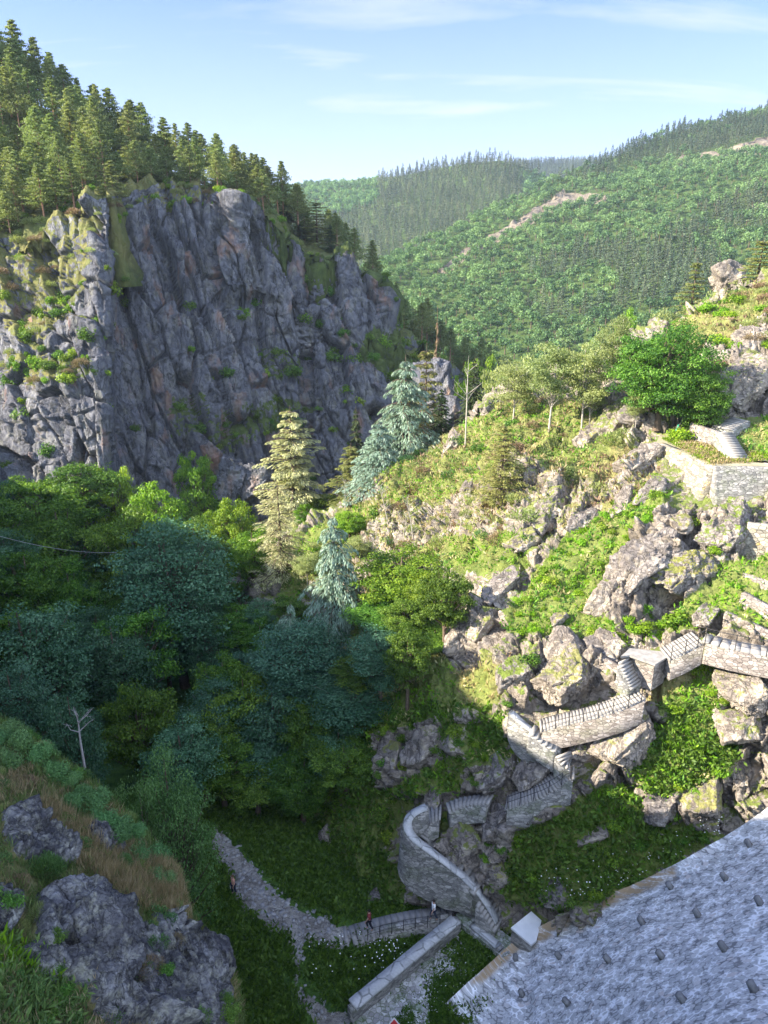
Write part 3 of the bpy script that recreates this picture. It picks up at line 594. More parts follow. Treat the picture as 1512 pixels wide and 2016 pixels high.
# --- the dam ---------------------------------------------------------------
Dc = {300: [(2480, 36), (3000, 28)], 560: [(2262, 40), (3000, 26)], 830: [(1990, 45), (2016, 44.4), (2400, 33), (3000, 22)], 1010: [(1850, 49.0), (1960, 44.6), (2016, 42.6), (2400, 30), (3000, 20)],
      1130: [(1780, 48.2), (1890, 43.5), (1970, 40), (2016, 38.5), (2400, 27), (3000, 18)], 1250: [(1735, 46.8), (1817, 42.3), (1890, 38.8), (2016, 34), (2400, 24), (3000, 16)],
      1430: [(1645, 45.4), (1730, 41), (1790, 37.8), (1877, 33.6), (1960, 30.3), (2016, 28.5), (2400, 19), (3000, 13)], 1512: [(1590, 45.0), (1680, 40.5), (1800, 34.6), (2016, 27), (2400, 17.5), (3000, 12)], 1900: [(1350, 42), (1800, 26), (2400, 14), (3000, 10)]}
Dt = [(300, 2482), (560, 2262), (830, 2016), (1010, 1854), (1040, 1846), (1062, 1824), (1130, 1790), (1190, 1762), (1240, 1744), (1330, 1700), (1380, 1672), (1420, 1650), (1512, 1590), (1700, 1450), (1900, 1330)]
GD, nbd = patch(Dc, Dt, [(300, 3000), (1900, 3000)], 300, 1900, 420, 260, sm=35)
nD = outward(GD); PD = GD.reshape(-1, 3)
lv = np.array([.743, .669, 0]); uvD = np.stack([PD @ lv, PD[:, 2] * .85 - (PD @ np.array([-.669, .743, 0])) * .75], -1)
stone, _ = crag(np.stack([uvD[:, 0] * 1.9, uvD[:, 1] * 1.2, 0 * PD[:, 0]], -1), 91, .4, .5, .5)
GD = GD + nD * (stone * .06 + fbm(PD / 3, 3, 92) * .12).reshape(GD.shape[:2])[..., None]
m, t = newmat('dam_masonry'); uvn = N(t, 'ShaderNodeUVMap').outputs[0]; mpn = N(t, 'ShaderNodeMapping'); mpn.inputs['Scale'].default_value = (2.3, 1.25, 1); t.links.new(uvn, mpn.inputs[0]); co = mpn.outputs[0]
nzv = N(t, 'ShaderNodeTexNoise', I={'Scale': 1.2, 'Detail': 5}); t.links.new(co, nzv.inputs[0]); wv = mix(t, .22, co, nzv.outputs[1], 'ADD')
va = N(t, 'ShaderNodeTexVoronoi', I={'Scale': 1.7}); vb = N(t, 'ShaderNodeTexVoronoi', feature='DISTANCE_TO_EDGE', I={'Scale': 1.7}); t.links.new(wv, va.inputs['Vector']); t.links.new(wv, vb.inputs['Vector'])
sx = N(t, 'ShaderNodeSeparateXYZ'); t.links.new(va.outputs['Color'], sx.inputs[0])
c = ramp(t, sx.outputs[0], [(0, (.41, .41, .40)), (.5, (.52, .515, .50)), (.85, (.60, .59, .575)), (1, (.56, .50, .46))])
c = mix(t, .35, c, ramp(t, noise(t, co, 5, 6, .7), [(.3, (.6, .6, .6)), (.7, (1.3, 1.3, 1.3))]), 'MULTIPLY')
mp2 = N(t, 'ShaderNodeMapping'); mp2.inputs['Scale'].default_value = (1.1, .12, 1); t.links.new(uvn, mp2.inputs[0])
c = mix(t, math_(t, 'MULTIPLY', ramp(t, noise(t, mp2.outputs[0], 1.6, 6, .65), [(.46, (0, 0, 0)), (.7, (1, 1, 1))]), .3), c, (.62, .63, .64))   # lime washed down in streaks
mw_ = ramp(t, noise(t, co, .7, 5, .7), [(.42, (0, 0, 0)), (.56, (1, 1, 1))])
e = ramp(t, vb.outputs['Distance'], [(0, (1, 1, 1)), (.09, (.95, .95, .95)), (.15, (0, 0, 0))])
c = mix(t, math_(t, 'MULTIPLY', e, mw_), c, (.86, .86, .86))
c = mix(t, math_(t, 'MULTIPLY', e, math_(t, 'SUBTRACT', 1, mw_)), c, (.2, .2, .2))
og = N(t, 'ShaderNodeAttribute', attribute_name='og').outputs['Fac']
c = mix(t, math_(t, 'MULTIPLY', og, ramp(t, noise(t, mp2.outputs[0], 3.5, 6, .75), [(.36, (0, 0, 0)), (.5, (1, 1, 1))]), True), c, (.36, .26, .15))
M_dam = finish(m, t, c, .85, math_(t, 'ADD', noise(t, co, 5, 6, .7), math_(t, 'MULTIPLY', e, .4)), .45, .05)
pxd, pyd, _ = proj(GD)
og = paint(GD.shape[:2], pxd, pyd, [(1, [(1060, 1826), (1100, 1800), (1240, 1742), (1330, 1702), (1330, 1726), (1250, 1765), (1190, 1797), (1100, 1828), (1070, 1856), (1020, 1872), (950, 1935), (925, 1935), (1000, 1855), (1040, 1846)]), (.6, [(1120, 1812), (1290, 1750), (1290, 1762), (1130, 1830)]), (.8, [(845, 2012), (880, 1990), (870, 2000), (850, 2016)])], 0, 3)
M_pstone = plain('protruding_granite', (.20, .20, .20), .9, .1, .25, 4)
damroot = bpy.data.objects.new('masonry_dam', None); COL.objects.link(damroot); damroot.location = (9, 37, 6.4); damroot['label'] = 'huge sloping grey masonry dam face with white mortar joints and rusty streaks along its edge'; damroot['category'] = 'dam'
off = np.array([9, 37, 6.4])
link('dam_face', mesh_np('dam_face', PD + nD.reshape(-1, 3) * 0 + (GD.reshape(-1, 3) - PD) - off, gridF(*GD.shape[:2]), [M_dam], attrs={'og': og.ravel()}, smooth=True, uv=uvD), parent=damroot)
BVd = BVHTree.FromPolygons(GD[::2, ::2].reshape(-1, 3).tolist(), gridF(GD[::2, ::2].shape[0], GD[::2, ::2].shape[1]).tolist())
def rayd(px, py):
    o = Vector((0, 0, CAMZ)); h = BVd.ray_cast(o, (Vector(at(px, py, 10.)) - o).normalized()); return (np.array(h[0]), np.array(h[1])) if h[0] is not None else (None, None)
for i, (a, b) in enumerate([(1477, 1664), (1430, 1730), (1376, 1803), (1305, 1884), (1322, 1747), (1266, 1817), (1200, 1891), (1120, 1976), (1166, 1817), (1103, 1884), (1029, 1959), (1498, 1779), (1428, 1869), (1347, 1970), (1486, 1950), (1015, 1888)]):
    p, nn = rayd(a, b + 2)
    if p is None: continue
    if nn @ (p - np.array([0, 0, CAMZ])) > 0: nn = -nn
    up = np.array([0, 0, 1.0]); s_ = np.cross(up, nn); s_ /= np.linalg.norm(s_); u_ = np.cross(nn, s_)
    k = .29
    V = np.array([p - s_ * k * .5 - u_ * k * .45 - nn * .1, p + s_ * k * .5 - u_ * k * .45 - nn * .1, p + s_ * k * .5 + u_ * k * .45 - nn * .1, p - s_ * k * .5 + u_ * k * .45 - nn * .1,
                  p - s_ * k * .42 - u_ * k * .38 + nn * .42, p + s_ * k * .42 - u_ * k * .38 + nn * .42, p + s_ * k * .42 + u_ * k * .38 + nn * .42, p - s_ * k * .42 + u_ * k * .38 + nn * .42])
    link('protruding_stone', mesh_np('protruding_stone', V - off, [[0, 3, 2, 1], [4, 5, 6, 7], [0, 1, 5, 4], [1, 2, 6, 5], [2, 3, 7, 6], [3, 0, 4, 7]], [M_pstone]), parent=damroot)
# --- terrace at the foot -----------------------------------------------------
def slab(name, px_poly, z, mat, thick=1.2, kind='structure', sub=24, **k):
    P = np.array([atz(a, b, z) for a, b in px_poly]); n = len(P)
    V = np.concatenate([P, P - [0, 0, thick]]); base = P.mean(0)
    me = bpy.data.meshes.new(name); F = [list(range(n))] + [[i, i + n, (i + 1) % n + n, (i + 1) % n] for i in range(n)]
    me.from_pydata((V - base).tolist(), [], F); me.materials.append(mat); me.update()
    return link(name, me, base, kind=kind, **k)
ZT = 6.75
slab('terrace_paving', [(700, 2010), (915, 1822), (1015, 1862), (838, 2020), (500, 2320), (380, 2320)], ZT, M_pave)
slab('terrace_landing', [(898, 1800), (912, 1790), (955, 1808), (1012, 1850), (1024, 1868), (990, 1884), (912, 1822)], ZT + .5, M_pave)
def zt(a, b, z): return atz(a, b, z)
parapet = wall('parapet_wall', None, 1.05, M_wall, 'long straight low stone parapet with pale coping beside the terrace', thick=.55, side=1, lean=0, cope=M_cope, t3=[atz(690, 1996, 7.72), atz(800, 1903, 7.75), atz(912, 1810, 7.8)])
wall('kerb_wall', None, .7, M_wall, 'low pale stone kerb running from the parapet corner to the dam', thick=.5, side=1, lean=0, t3=[atz(918, 1818, ZT + .62), atz(955, 1850, ZT + .62), atz(987, 1878, ZT + .62)], cope=M_cope, ch=.1, cw=.03)
# pale concrete block
Pq = np.array([atz(a, b, z) for a, b, z in [(1046, 1794, 8.9), (1066, 1812, 8.5), (1056, 1852, 8.3), (1046, 1860, 8.3), (1006, 1826, 8.7)]]); n5 = len(Pq); bs_ = Pq.mean(0) - [0, 0, 2.0]
blk = bpy.data.objects.new('concrete_block', None); COL.objects.link(blk); blk.location = bs_; blk['label'] = 'pale flat-topped concrete block between the foot of the steps and the dam'; blk['category'] = 'block'
def prism(P, h0, h1, b):
    n = len(P); V = np.concatenate([P - [0, 0, h0], P - [0, 0, h1]]) - b
    me = bpy.data.meshes.new('prism'); me.from_pydata(V.tolist(), [], [list(range(n)), list(range(2 * n - 1, n - 1, -1))] + [[i, i + n, (i + 1) % n + n, (i + 1) % n] for i in range(n)]); return me
ce = Pq.mean(0); me = prism(ce + (Pq - ce) * .96, .14, 2.6, bs_); me.materials.append(M_wall); link('stone_base', me, parent=blk)
me = prism(Pq, 0, .14, bs_); me.materials.append(M_conc); link('cap_slab', me, parent=blk)
# --- walls of the zigzag stair -----------------------------------------------
wall('curved_parapet_wall', [(982, 1830), (948, 1768), (915, 1735), (880, 1706), (845, 1680), (807, 1655), (789, 1634), (786, 1620), (793, 1607), (813, 1592), (848, 1582)], [1.0, 1.5, 2.6, 3.4, 3.8, 3.9, 3.8, 3.4, 2.8, 2.2, 1.6], M_wall,
     'tall curved stone retaining wall bending round the fan of steps', thick=.45, side=-1, lean=.08, zs=[7.5, 9.4, 10.4, 11.3, 12.1, 12.8, 13.2, 13.4, 13.6, 14.0, 14.3], cope=M_cope, cw=.06, ch=.12, seed=1)
wall('curved_wall', [(1106, 1486), (1080, 1466), (1051, 1446), (1020, 1425), (1002, 1408), (998, 1396)], [1.4, 2.0, 2.4, 2.4, 1.9, 1.2], M_wall, 'curved dark stone wall beside the middle flight, half way up', thick=.4, side=-1, lean=.08, dt=1.4, cope=M_cope, cw=.05, ch=.1, seed=2)
wall('lit_stair_wall', [(1240, 1330), (1205, 1306), (1170, 1289)], [1.5, 1.7, 1.4], M_wallred, 'sunlit stone wall left of the short dark steps', thick=.5, side=-1, lean=.1, dt=1.0, seed=3)
wall('stair_return_wall', [(1284, 1308), (1262, 1298), (1240, 1286)], [1.5, 1.5, 1.2], M_wallred, 'sunlit stone wall right of the short dark steps', thick=.5, side=-1, lean=.08, dt=.9, seed=4)
wall('landing_wall', [(1284, 1308), (1320, 1298), (1352, 1280), (1384, 1260)], [1.3, 1.3, 1.2, 1.0], M_wall, 'shaded wall under the upper flight, facing the camera', thick=.5, side=1, lean=.05, dt=.9, seed=5)
wall('path_retaining_wall', [(1384, 1262), (1420, 1270), (1450, 1278), (1474, 1284)], [1.2, 1.7, 1.5, .7], M_wallred, 'sunlit wall holding the path at the right end of the upper flight', thick=.5, side=1, lean=.2, dt=.8, seed=6)
wall('corner_wall', [(1402, 919), (1365, 902), (1330, 887), (1292, 871)], [4.3, 4.2, 3.6, 1.6], M_wallsun, 'tall sunlit rubble wall of the upper terrace with orange lichen', thick=.6, side=-1, lean=.22, seed=7, zs=[33.9, 33.9, 33.9, 34.0])
wall('terrace_front_wall', [(1402, 919), (1460, 920), (1530, 921), (1700, 924)], [4.3, 4.6, 4.6, 4.6], M_wall, 'long shaded rubble wall of the upper terrace at the right edge', thick=.6, side=1, lean=.35, seed=8, zs=[33.9] * 4)
slab('upper_terrace', [(1402, 916), (1292, 870), (1300, 855), (1360, 872), (1420, 885), (1560, 880), (1700, 880), (1700, 921)], 33.92, plain('dusty_ground', (.30, .27, .18), .95, .1, .2, 1.2), thick=.5)
wall('terrace_side_wall', [(1416, 852), (1385, 842), (1356, 831)], [1.5, 1.7, 1.7], M_wallred, 'dappled wall left of the top flight under the big tree', thick=.5, side=-1, lean=.05, dt=1.0, seed=9)
wall('upper_field_wall', [(1466, 1030), (1512, 1035), (1600, 1040)], [2.6, 3.0, 3.0], M_wallsun, 'pale rubble wall at the right edge, tallest of the field terraces', thick=.5, side=1, lean=.2, dt=1.0, group='terrace walls at the right edge', seed=10)
wall('field_wall', [(1457, 1126), (1512, 1146), (1600, 1170)], [1.2, 1.4, 1.4], M_wallred, 'thin low wall of the second field terrace at the right edge', thick=.4, side=1, lean=.1, dt=.3, group='terrace walls at the right edge', seed=11)
wall('field_wall', [(1455, 1164), (1485, 1180), (1512, 1196), (1600, 1230)], [1.3, 1.4, 1.4, 1.4], M_wallred, 'thin low wall of the third field terrace at the right edge', thick=.4, side=1, lean=.1, dt=.3, group='terrace walls at the right edge', seed=12)
wall('field_wall', [(1420, 1204), (1460, 1220), (1512, 1244), (1600, 1280)], [1.3, 1.9, 1.9, 1.9], M_wallred, 'pale wall of the lowest field terrace just above the path', thick=.4, side=1, lean=.15, dt=.4, group='terrace walls at the right edge', seed=13)
wall('path_side_wall', [(742, 1836), (790, 1826), (840, 1818), (893, 1806)], [1.0, 1.6, 2.2, 2.0], M_wall, 'shaded wall below the railed path that leads to the terrace', thick=.5, side=1, lean=.1, seed=14, zs=[6.9, 7.15, 7.3, 7.4])
# --- flights ---------------------------------------------------------------
flight('stone_steps', [(985, 1817), (966, 1788), (948, 1762)], 7, 1.75, 'lowest flight of wide stone steps rising beside the pale block', z0=7.6, z1=9.2)
flight('ramp_steps', [(944, 1750), (900, 1706), (860, 1680), (833, 1660)], 9, 1.3, 'worn ramp of broad steps behind the tall curved wall', z0=9.75, z1=11.9)
flight('fan_steps', [(816, 1640), (826, 1622), (846, 1606), (870, 1596)], 9, [2.1, 2.0, 1.9, 1.8, 1.7, 1.6, 1.5, 1.4, 1.4], 'fan of wedge-shaped steps turning inside the curved wall', z0=12.0, z1=13.4, depth=.9)
flight('stone_steps', [(880, 1592), (900, 1582), (930, 1575), (968, 1573)], 11, 1.0, 'narrow steps curving right between grass, above the fan of steps', z0=13.6, z1=15.1)
fl = flight('stone_steps', [(996, 1580), (1030, 1568), (1060, 1556), (1085, 1541), (1106, 1526), (1132, 1517)], 22, 1.35, 'long shaded flight climbing right to the second turn', z0=15.3, z1=18.1, under=1.9)
railing('iron_railing', fl[1] - fl[2] * .65, 'thin iron railing along the long shaded flight', 4)
flight('stone_steps', [(1122, 1508), (1114, 1498), (1108, 1482)], 5, 1.1, 'five short shaded steps at the second turn', z0=18.25, z1=19.0)
flight('ramp_steps', [(1098, 1472), (1070, 1452), (1046, 1434)], 6, 1.1, 'ramp of broad steps behind the curved dark wall', z0=19.1, z1=19.95)
fl = flight('stone_steps', [(1062, 1428), (1091, 1420), (1130, 1411), (1170, 1401), (1216, 1386), (1262, 1364)], 30, 1.3, 'long sunlit flight of pale steps climbing right', z0=20.1, z1=22.8, mat=M_wallred, under=1.6)
railing('iron_railing', fl[1] - fl[2] * .65, 'thin iron railing along the long sunlit flight', 4)
flight('stone_steps', [(1252, 1352), (1245, 1335), (1236, 1316), (1228, 1296)], 9, 1.15, 'short steep dark steps between two sunlit walls', z0=23.0, z1=24.6)
slab('stair_landing', [(1222, 1292), (1240, 1276), (1300, 1282), (1316, 1292), (1290, 1308), (1240, 1290)], 24.75, M_step, thick=.14)
slab('landing_footing', [(1224, 1292), (1241, 1277), (1299, 1283), (1314, 1292), (1289, 1307), (1241, 1289)], 24.60, M_wallred, thick=2.0)
fl = flight('stone_steps', [(1308, 1288), (1330, 1278), (1352, 1266), (1376, 1253)], 11, 1.5, 'uppermost sunlit flight rising to the path on the right', z0=24.85, z1=26.0, mat=M_wallred)
railing('iron_railing', fl[1] - fl[2] * .75, 'thin iron railing along the uppermost sunlit flight', 4)
fl = flight('stone_path', [(1384, 1254), (1430, 1266), (1480, 1276), (1560, 1290)], 9, 1.2, 'pale paved path running right from the uppermost sunlit flight', z0=26.1, z1=26.3, depth=1.0, mat=M_wallred)
railing('iron_railing', fl[1] - fl[2] * .6, 'thin iron railing along the paved path at the right edge', 3)
flight('stone_steps', [(1456, 902), (1446, 886), (1434, 866), (1424, 849)], 11, 1.4, 'dark steps climbing from the upper terrace', z0=34.05, z1=35.2, under=.8)
flight('stone_steps', [(1422, 842), (1438, 833), (1458, 824)], 7, 1.7, 'top flight of dark steps turning right under the big tree', z0=35.3, z1=35.75, under=.8)
slab('terrace_path', [(1450, 905), (1470, 902), (1600, 935), (1600, 921), (1500, 900)], 33.97, M_step, thick=.1)
fl = flight('path_steps', [(690, 1842), (720, 1833), (760, 1822), (800, 1813), (850, 1806), (893, 1800)], 17, 1.5, 'gently stepped path with railing leading to the terrace', z0=6.5, z1=7.3, dt=.3, under=.6)
railing('iron_railing', fl[1][2:] - fl[2][2:] * .72, 'dark iron railing with posts beside the stepped path', 2)
flight('path_steps', [(672, 1848), (684, 1842)], 2, 1.5, 'two separate broad steps at the foot of the stepped path', z0=6.25, z1=6.42, dt=.3, under=.4)

# ------------------------------------------------------------------ rocks
def sphere_dirs(n=4):
    import bmesh
    b = bmesh.new(); bmesh.ops.create_icosphere(b, subdivisions=n, radius=1); me = bpy.data.meshes.new('tmp'); b.to_mesh(me); b.free()
    V = np.zeros(len(me.vertices) * 3); me.vertices.foreach_get('co', V); F = np.zeros(len(me.polygons) * 3, int); me.polygons.foreach_get('vertices', F); bpy.data.meshes.remove(me)
    return V.reshape(-1, 3), F.reshape(-1, 3)
SD = {k: sphere_dirs(k) for k in (4, 5, 6)}
def rock_mesh(seed, size, lvl=5, planes=8, rough=.05, g=.2, ax_=None, cen_=0.0):
    rg = np.random.default_rng(seed); D, F = SD[lvl]
    n = rg.normal(size=(planes, 3)); n /= np.linalg.norm(n, axis=1, keepdims=True)
    n = np.concatenate([n, [[0, 0, 1], [0, 0, -1], [1, 0, 0], [-1, 0, 0], [0, 1, 0], [0, -1, 0]] + rg.normal(size=(6, 3)) * .18]); n /= np.linalg.norm(n, axis=1, keepdims=True)
    h = rg.uniform(.62, 1.0, len(n)); dt = D @ n.T; r = np.where(dt > .05, h / np.maximum(dt, .05), 9).min(1); V = D * r[:, None]
    V = V * np.asarray(size)
    m = float(np.mean(size)); c1, _ = crag(V / (m * .42) + fbm(V / m, 2, seed)[:, None] * .3, seed, .8, .7, .7); c2, _ = crag(V / (m * .15) + fbm(V / m * 2, 2, seed)[:, None], seed + 3, .9, .6, .6)
    W0 = V[:, :1] * ax_[0] + V[:, 1:2] * ax_[1] + V[:, 2:3] * ax_[2] if ax_ is not None else V
    V = V + D * (strata(W0 + cen_, m * .38, 3) * m * .10 + c1 * m * .15 + c2 * m * .055 + fbm(V / (m * .12), 4, seed + 1, .65) * m * rough)[:, None]
    return V, F, g
def rock(p1, p2, w, h, label, mat=None, seed=0, lvl=5, dt=.4, surf_=None, name='rock_outcrop', cat='rock', tilt=0, group=None, N_=None, g=.2, d=.2):
    S = surf_ or surf; A = np.asarray(S(*p1, dt)); B = np.asarray(S(*p2, dt)); x = B - A; L = np.linalg.norm(x); x /= L; c = (A + B) / 2
    view = np.array([0, 0, CAMZ]) - c; view /= np.linalg.norm(view); z = view * .5 + np.array([-.2, 0, .8]) if N_ is None else np.asarray(N_, float); z -= (z @ x) * x; z /= np.linalg.norm(z); y = np.cross(z, x)
    V, F, g_ = rock_mesh(seed, (L / 2, w / 2, h / 2), lvl, ax_=(x, y, z), cen_=c); W = V[:, :1] * x + V[:, 1:2] * y + V[:, 2:3] * z
    me = mesh_np(name, W, F, [mat or M_slope], attrs={'g': np.full(len(W), g), 'd': np.full(len(W), d)}, smooth=True)
    return link(name, me, c, label=label, cat=cat, group=group)
R_ = [((1205, 1180), (1335, 1045), 4.4, 3.6, 'big grey leaning slab of rock below the upper terrace wall', 6, 0.6), ((1290, 1165), (1405, 1080), 3.6, 3.0, 'second leaning slab pressed against the big grey slab, on its right', 6, .9), ((1180, 1215), (1225, 1110), 3.0, 2.6, 'narrow pale rock at the lower left foot of the big grey slab', 5, .4),
      ((1385, 1100), (1480, 1000), 3.4, 3.0, 'dark wall of bare rock beneath the shaded terrace wall', 6, .3), ((885, 1290), (930, 1205), 2.4, 2.2, 'pale pointed slab catching the sun above the dark gorge', 5, .8), ((925, 1260), (975, 1185), 2.2, 2.0, 'dark slab standing right behind the pale pointed slab', 5, .5),
      ((960, 1190), (1020, 1120), 2.0, 1.8, 'upper block in the diagonal row of slabs', 5, .4), ((1065, 1360), (1165, 1300), 4.2, 3.6, 'large rounded pale boulder above the middle flight', 6, .6), ((1075, 1300), (1150, 1255), 3.0, 2.4, 'grey block sitting on the large rounded boulder', 5, .7), ((975, 1350), (1050, 1300), 3.2, 2.6, 'brownish boulder left of the large rounded boulder', 5, .5),
      ((1165, 1500), (1275, 1410), 4.0, 3.2, 'huge undercut boulder below the long sunlit flight', 6, .8), ((1120, 1490), (1170, 1455), 2.4, 2.0, 'smaller cracked boulder left of the huge undercut boulder', 5, .5), ((1210, 1330), (1160, 1250), 2.4, 2.0, 'dark rock behind the sunlit stair wall', 5, -.2),
      ((745, 1545), (790, 1455), 2.8, 2.4, 'tall shaded bluish crag at the edge of the dark wood', 5, .5), ((790, 1520), (865, 1430), 2.8, 2.4, 'broad shaded crag right of the tall bluish crag', 5, .4), ((940, 1550), (1000, 1500), 2.4, 2.0, 'dark block under the curved dark wall', 5, .5), ((1010, 1545), (1085, 1495), 2.4, 2.0, 'flat-faced block between the two turns of the stair', 5, .6),
      ((880, 1700), (935, 1630), 2.6, 2.2, 'craggy boulder inside the lowest bend of the stair', 5, .6), ((945, 1640), (1010, 1590), 2.4, 2.0, 'pale topped boulder inside the lowest bend of the stair', 5, .6), ((955, 1740), (1000, 1700), 1.8, 1.6, 'small jagged rock above the lowest flight', 5, .5),
      ((1130, 1660), (1195, 1636), 1.0, .8, 'low flat beige rock lying in the dark green fern bank', 4, .4), ((1070, 1780), (1125, 1745), 2.2, 1.6, 'blue-grey rock at the foot of the fern bank beside the dam', 5, .3), ((1420, 1390), (1512, 1330), 3.6, 3.0, 'blocky sunlit crag at the right edge above the grassy gully', 6, .6),
      ((1400, 1440), (1512, 1420), 2.6, 2.2, 'lower course of the sunlit crag at the right edge', 5, .4), ((1255, 1600), (1330, 1590), 2.2, 1.8, 'dark overhanging rock under the bright grassy gully', 5, .3), ((1340, 1600), (1430, 1560), 2.2, 1.6, 'rubbly dark ledge right of the dark overhanging rock', 5, .2),
      ((1200, 1030), (1250, 960), 2.0, 1.8, 'pale slab lying in the green slope left of the corner wall', 5, .6), ((1255, 1000), (1320, 935), 2.0, 1.6, 'small crag against the foot of the sunlit corner wall', 5, .3), ((1225, 940), (1300, 870), 2.6, 2.2, 'grey rock face left of the top of the corner wall', 5, .5),
      ((1180, 860), (1240, 800), 3.2, 3.0, 'crag under the left side of the big tree', 5, .5), ((1240, 850), (1300, 790), 3.6, 3.6, 'shadowed crag directly under the big tree', 5, .6), ((1130, 880), (1185, 840), 2.6, 2.0, 'mottled rock on the ridge below the birches', 5, .4),
      ((980, 775), (1045, 752), 2.6, 2.6, 'group of rounded rocks on the ridge skyline', 5, .6), ((955, 820), (975, 790), 1.8, 2.2, 'small standing stone on the ridge left of the rounded rocks', 5, .5), ((875, 890), (915, 855), 3.0, 2.4, 'white rock at the foot of the bare thin tree', 5, .5), ((1040, 1040), (1110, 960), 3.0, 2.2, 'heather-covered crag on the sunny slope', 5, .6),
      ((1110, 1060), (1180, 1000), 2.6, 2.0, 'rough crag right of the heather-covered crag', 5, .5), ((1000, 1080), (1060, 1050), 2.0, 1.6, 'small pale crag below the heather slope', 5, .5), ((1420, 800), (1512, 720), 5.0, 4.0, 'big pinkish rock face at the right edge above the top flight', 6, .5), ((1390, 790), (1440, 750), 3.0, 3.0, 'brown leaning flake left of the big pinkish rock face', 5, .4),
      ((1440, 690), (1512, 650), 3.0, 2.4, 'ledge of grey rock in the broom slope at the right edge', 5, .3), ((455, 1160), (525, 1120), 3.0, 2.6, 'sunlit edge of rock beside the thin larch', 5, .6), ((440, 1200), (480, 1150), 3.0, 3.0, 'shaded rock under the sunlit edge beside the thin larch', 5, .6), ((1080, 1230), (1120, 1205), 1.2, 1.0, 'small white stone in the bright green slope', 4, .4),
      ((1230, 1290), (1170, 1240), 1.6, 1.4, 'dark crag above the sunlit stair wall', 5, .3), ((1370, 1240), (1400, 1190), 1.6, 1.4, 'brownish rock above the uppermost flight', 5, .4), ((1040, 1600), (1130, 1560), 1.6, 1.2, 'dark brown bank of rock under the long shaded flight', 5, -.1), ((830, 1600), (870, 1560), 1.4, 1.2, 'small dark rock above the fan of steps', 4, .3),
      ((720, 1800), (750, 1750), 1.2, 1.4, 'dark pointed rock beside the stepped path', 4, .6), ((1330, 1010), (1360, 1055), 1.8, 1.6, 'dark block tucked under the corner wall', 4, .4), ((900, 1000), (930, 940), 1.6, 1.4, 'narrow pale rock on the orange slope', 4, .4), ((790, 1020), (830, 980), 1.6, 1.2, 'low pale rock at the left of the orange slope', 4, .4)]
M_slope2 = rockmat('grey_slope_rock', (.12, .105, .10), (.24, .215, .20), (.40, .36, .33), lichen=(.36, .31, .18), lich=.3, vlow=(.065, .115, .018), vhigh=(.16, .24, .035), dry=(.36, .28, .11), bs=.9, bd=.25)
for i, (a, b, w_, h_, lab, lvl, dt) in enumerate(R_): rock(a, b, w_ * .95, h_ * .85, lab, seed=100 + i, lvl=lvl, dt=dt * .45 - .1, g=[.1, .35, .22, .3][i % 4], d=[.2, .7, .4][i % 3], mat=M_slope2 if i % 3 == 0 or i < 2 else M_slope)
# rock pinnacle with a pine, behind the ridge
def fixed(t): return lambda px, py, dt: at(px, py, t - dt)
rock((872, 900), (862, 690), 6.5, 6, 'grey rock pinnacle behind the blue-green cedars', seed=201, lvl=6, surf_=fixed(112), mat=M_cliff, N_=(-.3, -1, .2), g=.1)
rock((885, 860), (895, 770), 5.5, 5, 'lower shoulder of the grey rock pinnacle', seed=202, lvl=5, surf_=fixed(108), mat=M_cliff, N_=(-.3, -1, .2), g=.1)
rock((440, 990), (462, 895), 5.5, 4, 'shaded bluff at the foot of the cliff with a sunlit rusty crest', seed=203, lvl=6, surf_=fixed(122), mat=M_cliff, N_=(-.2, -1, .2), g=.1)
rock((500, 990), (495, 905), 6.0, 4, 'right half of the shaded bluff at the foot of the cliff', seed=204, lvl=6, surf_=fixed(122), mat=M_cliff, N_=(-.2, -1, .2), g=.1)
rock((1400, 560), (1470, 545), 4, 5, 'bare rock knob behind the broom slope, left of the edge pine', seed=205, lvl=5, surf_=fixed(96), g=.1)
rock((610, 1690), (655, 1650), 1.6, 1.6, 'dark rock at the edge of the gorge wood', seed=206, lvl=4, dt=.3)
# foreground rocks
L_T = tfun(Lc)
def surfL(px, py, dt=0.0): return at(px, py, L_T(px, py) - dt)
for i, (a, b, w_, h_, lab, lvl, dt) in enumerate([((110, 1790), (290, 1950), 1.7, 1.5, 'long foreground boulder with pale lichen on its crest', 6, .25), ((190, 1930), (320, 2040), 1.6, 1.6, 'dark layered lower end of the long foreground boulder', 6, .15), ((330, 1840), (425, 2010), 1.1, 1.5, 'rounded foreground boulder at the edge of the drop', 6, .15),
      ((80, 1625), (145, 1690), .7, .6, 'pale lichened rock behind the dome-shaped green bush', 5, .1), ((10, 1620), (50, 1660), .7, .6, 'small lichened rock at the left edge', 5, .1), ((185, 1625), (250, 1670), .6, .4, 'flat rock below the pine scrub', 5, .1), ((-20, 1760), (45, 1815), .8, .6, 'blue-grey rock at the left edge below the bush', 5, .1),
      ((60, 1850), (130, 1930), 1.0, .9, 'dark rock in the shade under the long boulder', 5, .0)]):
    rock(a, b, w_, h_, lab, seed=300 + i, lvl=lvl, dt=dt, surf_=surfL, mat=M_near, g=-.05)
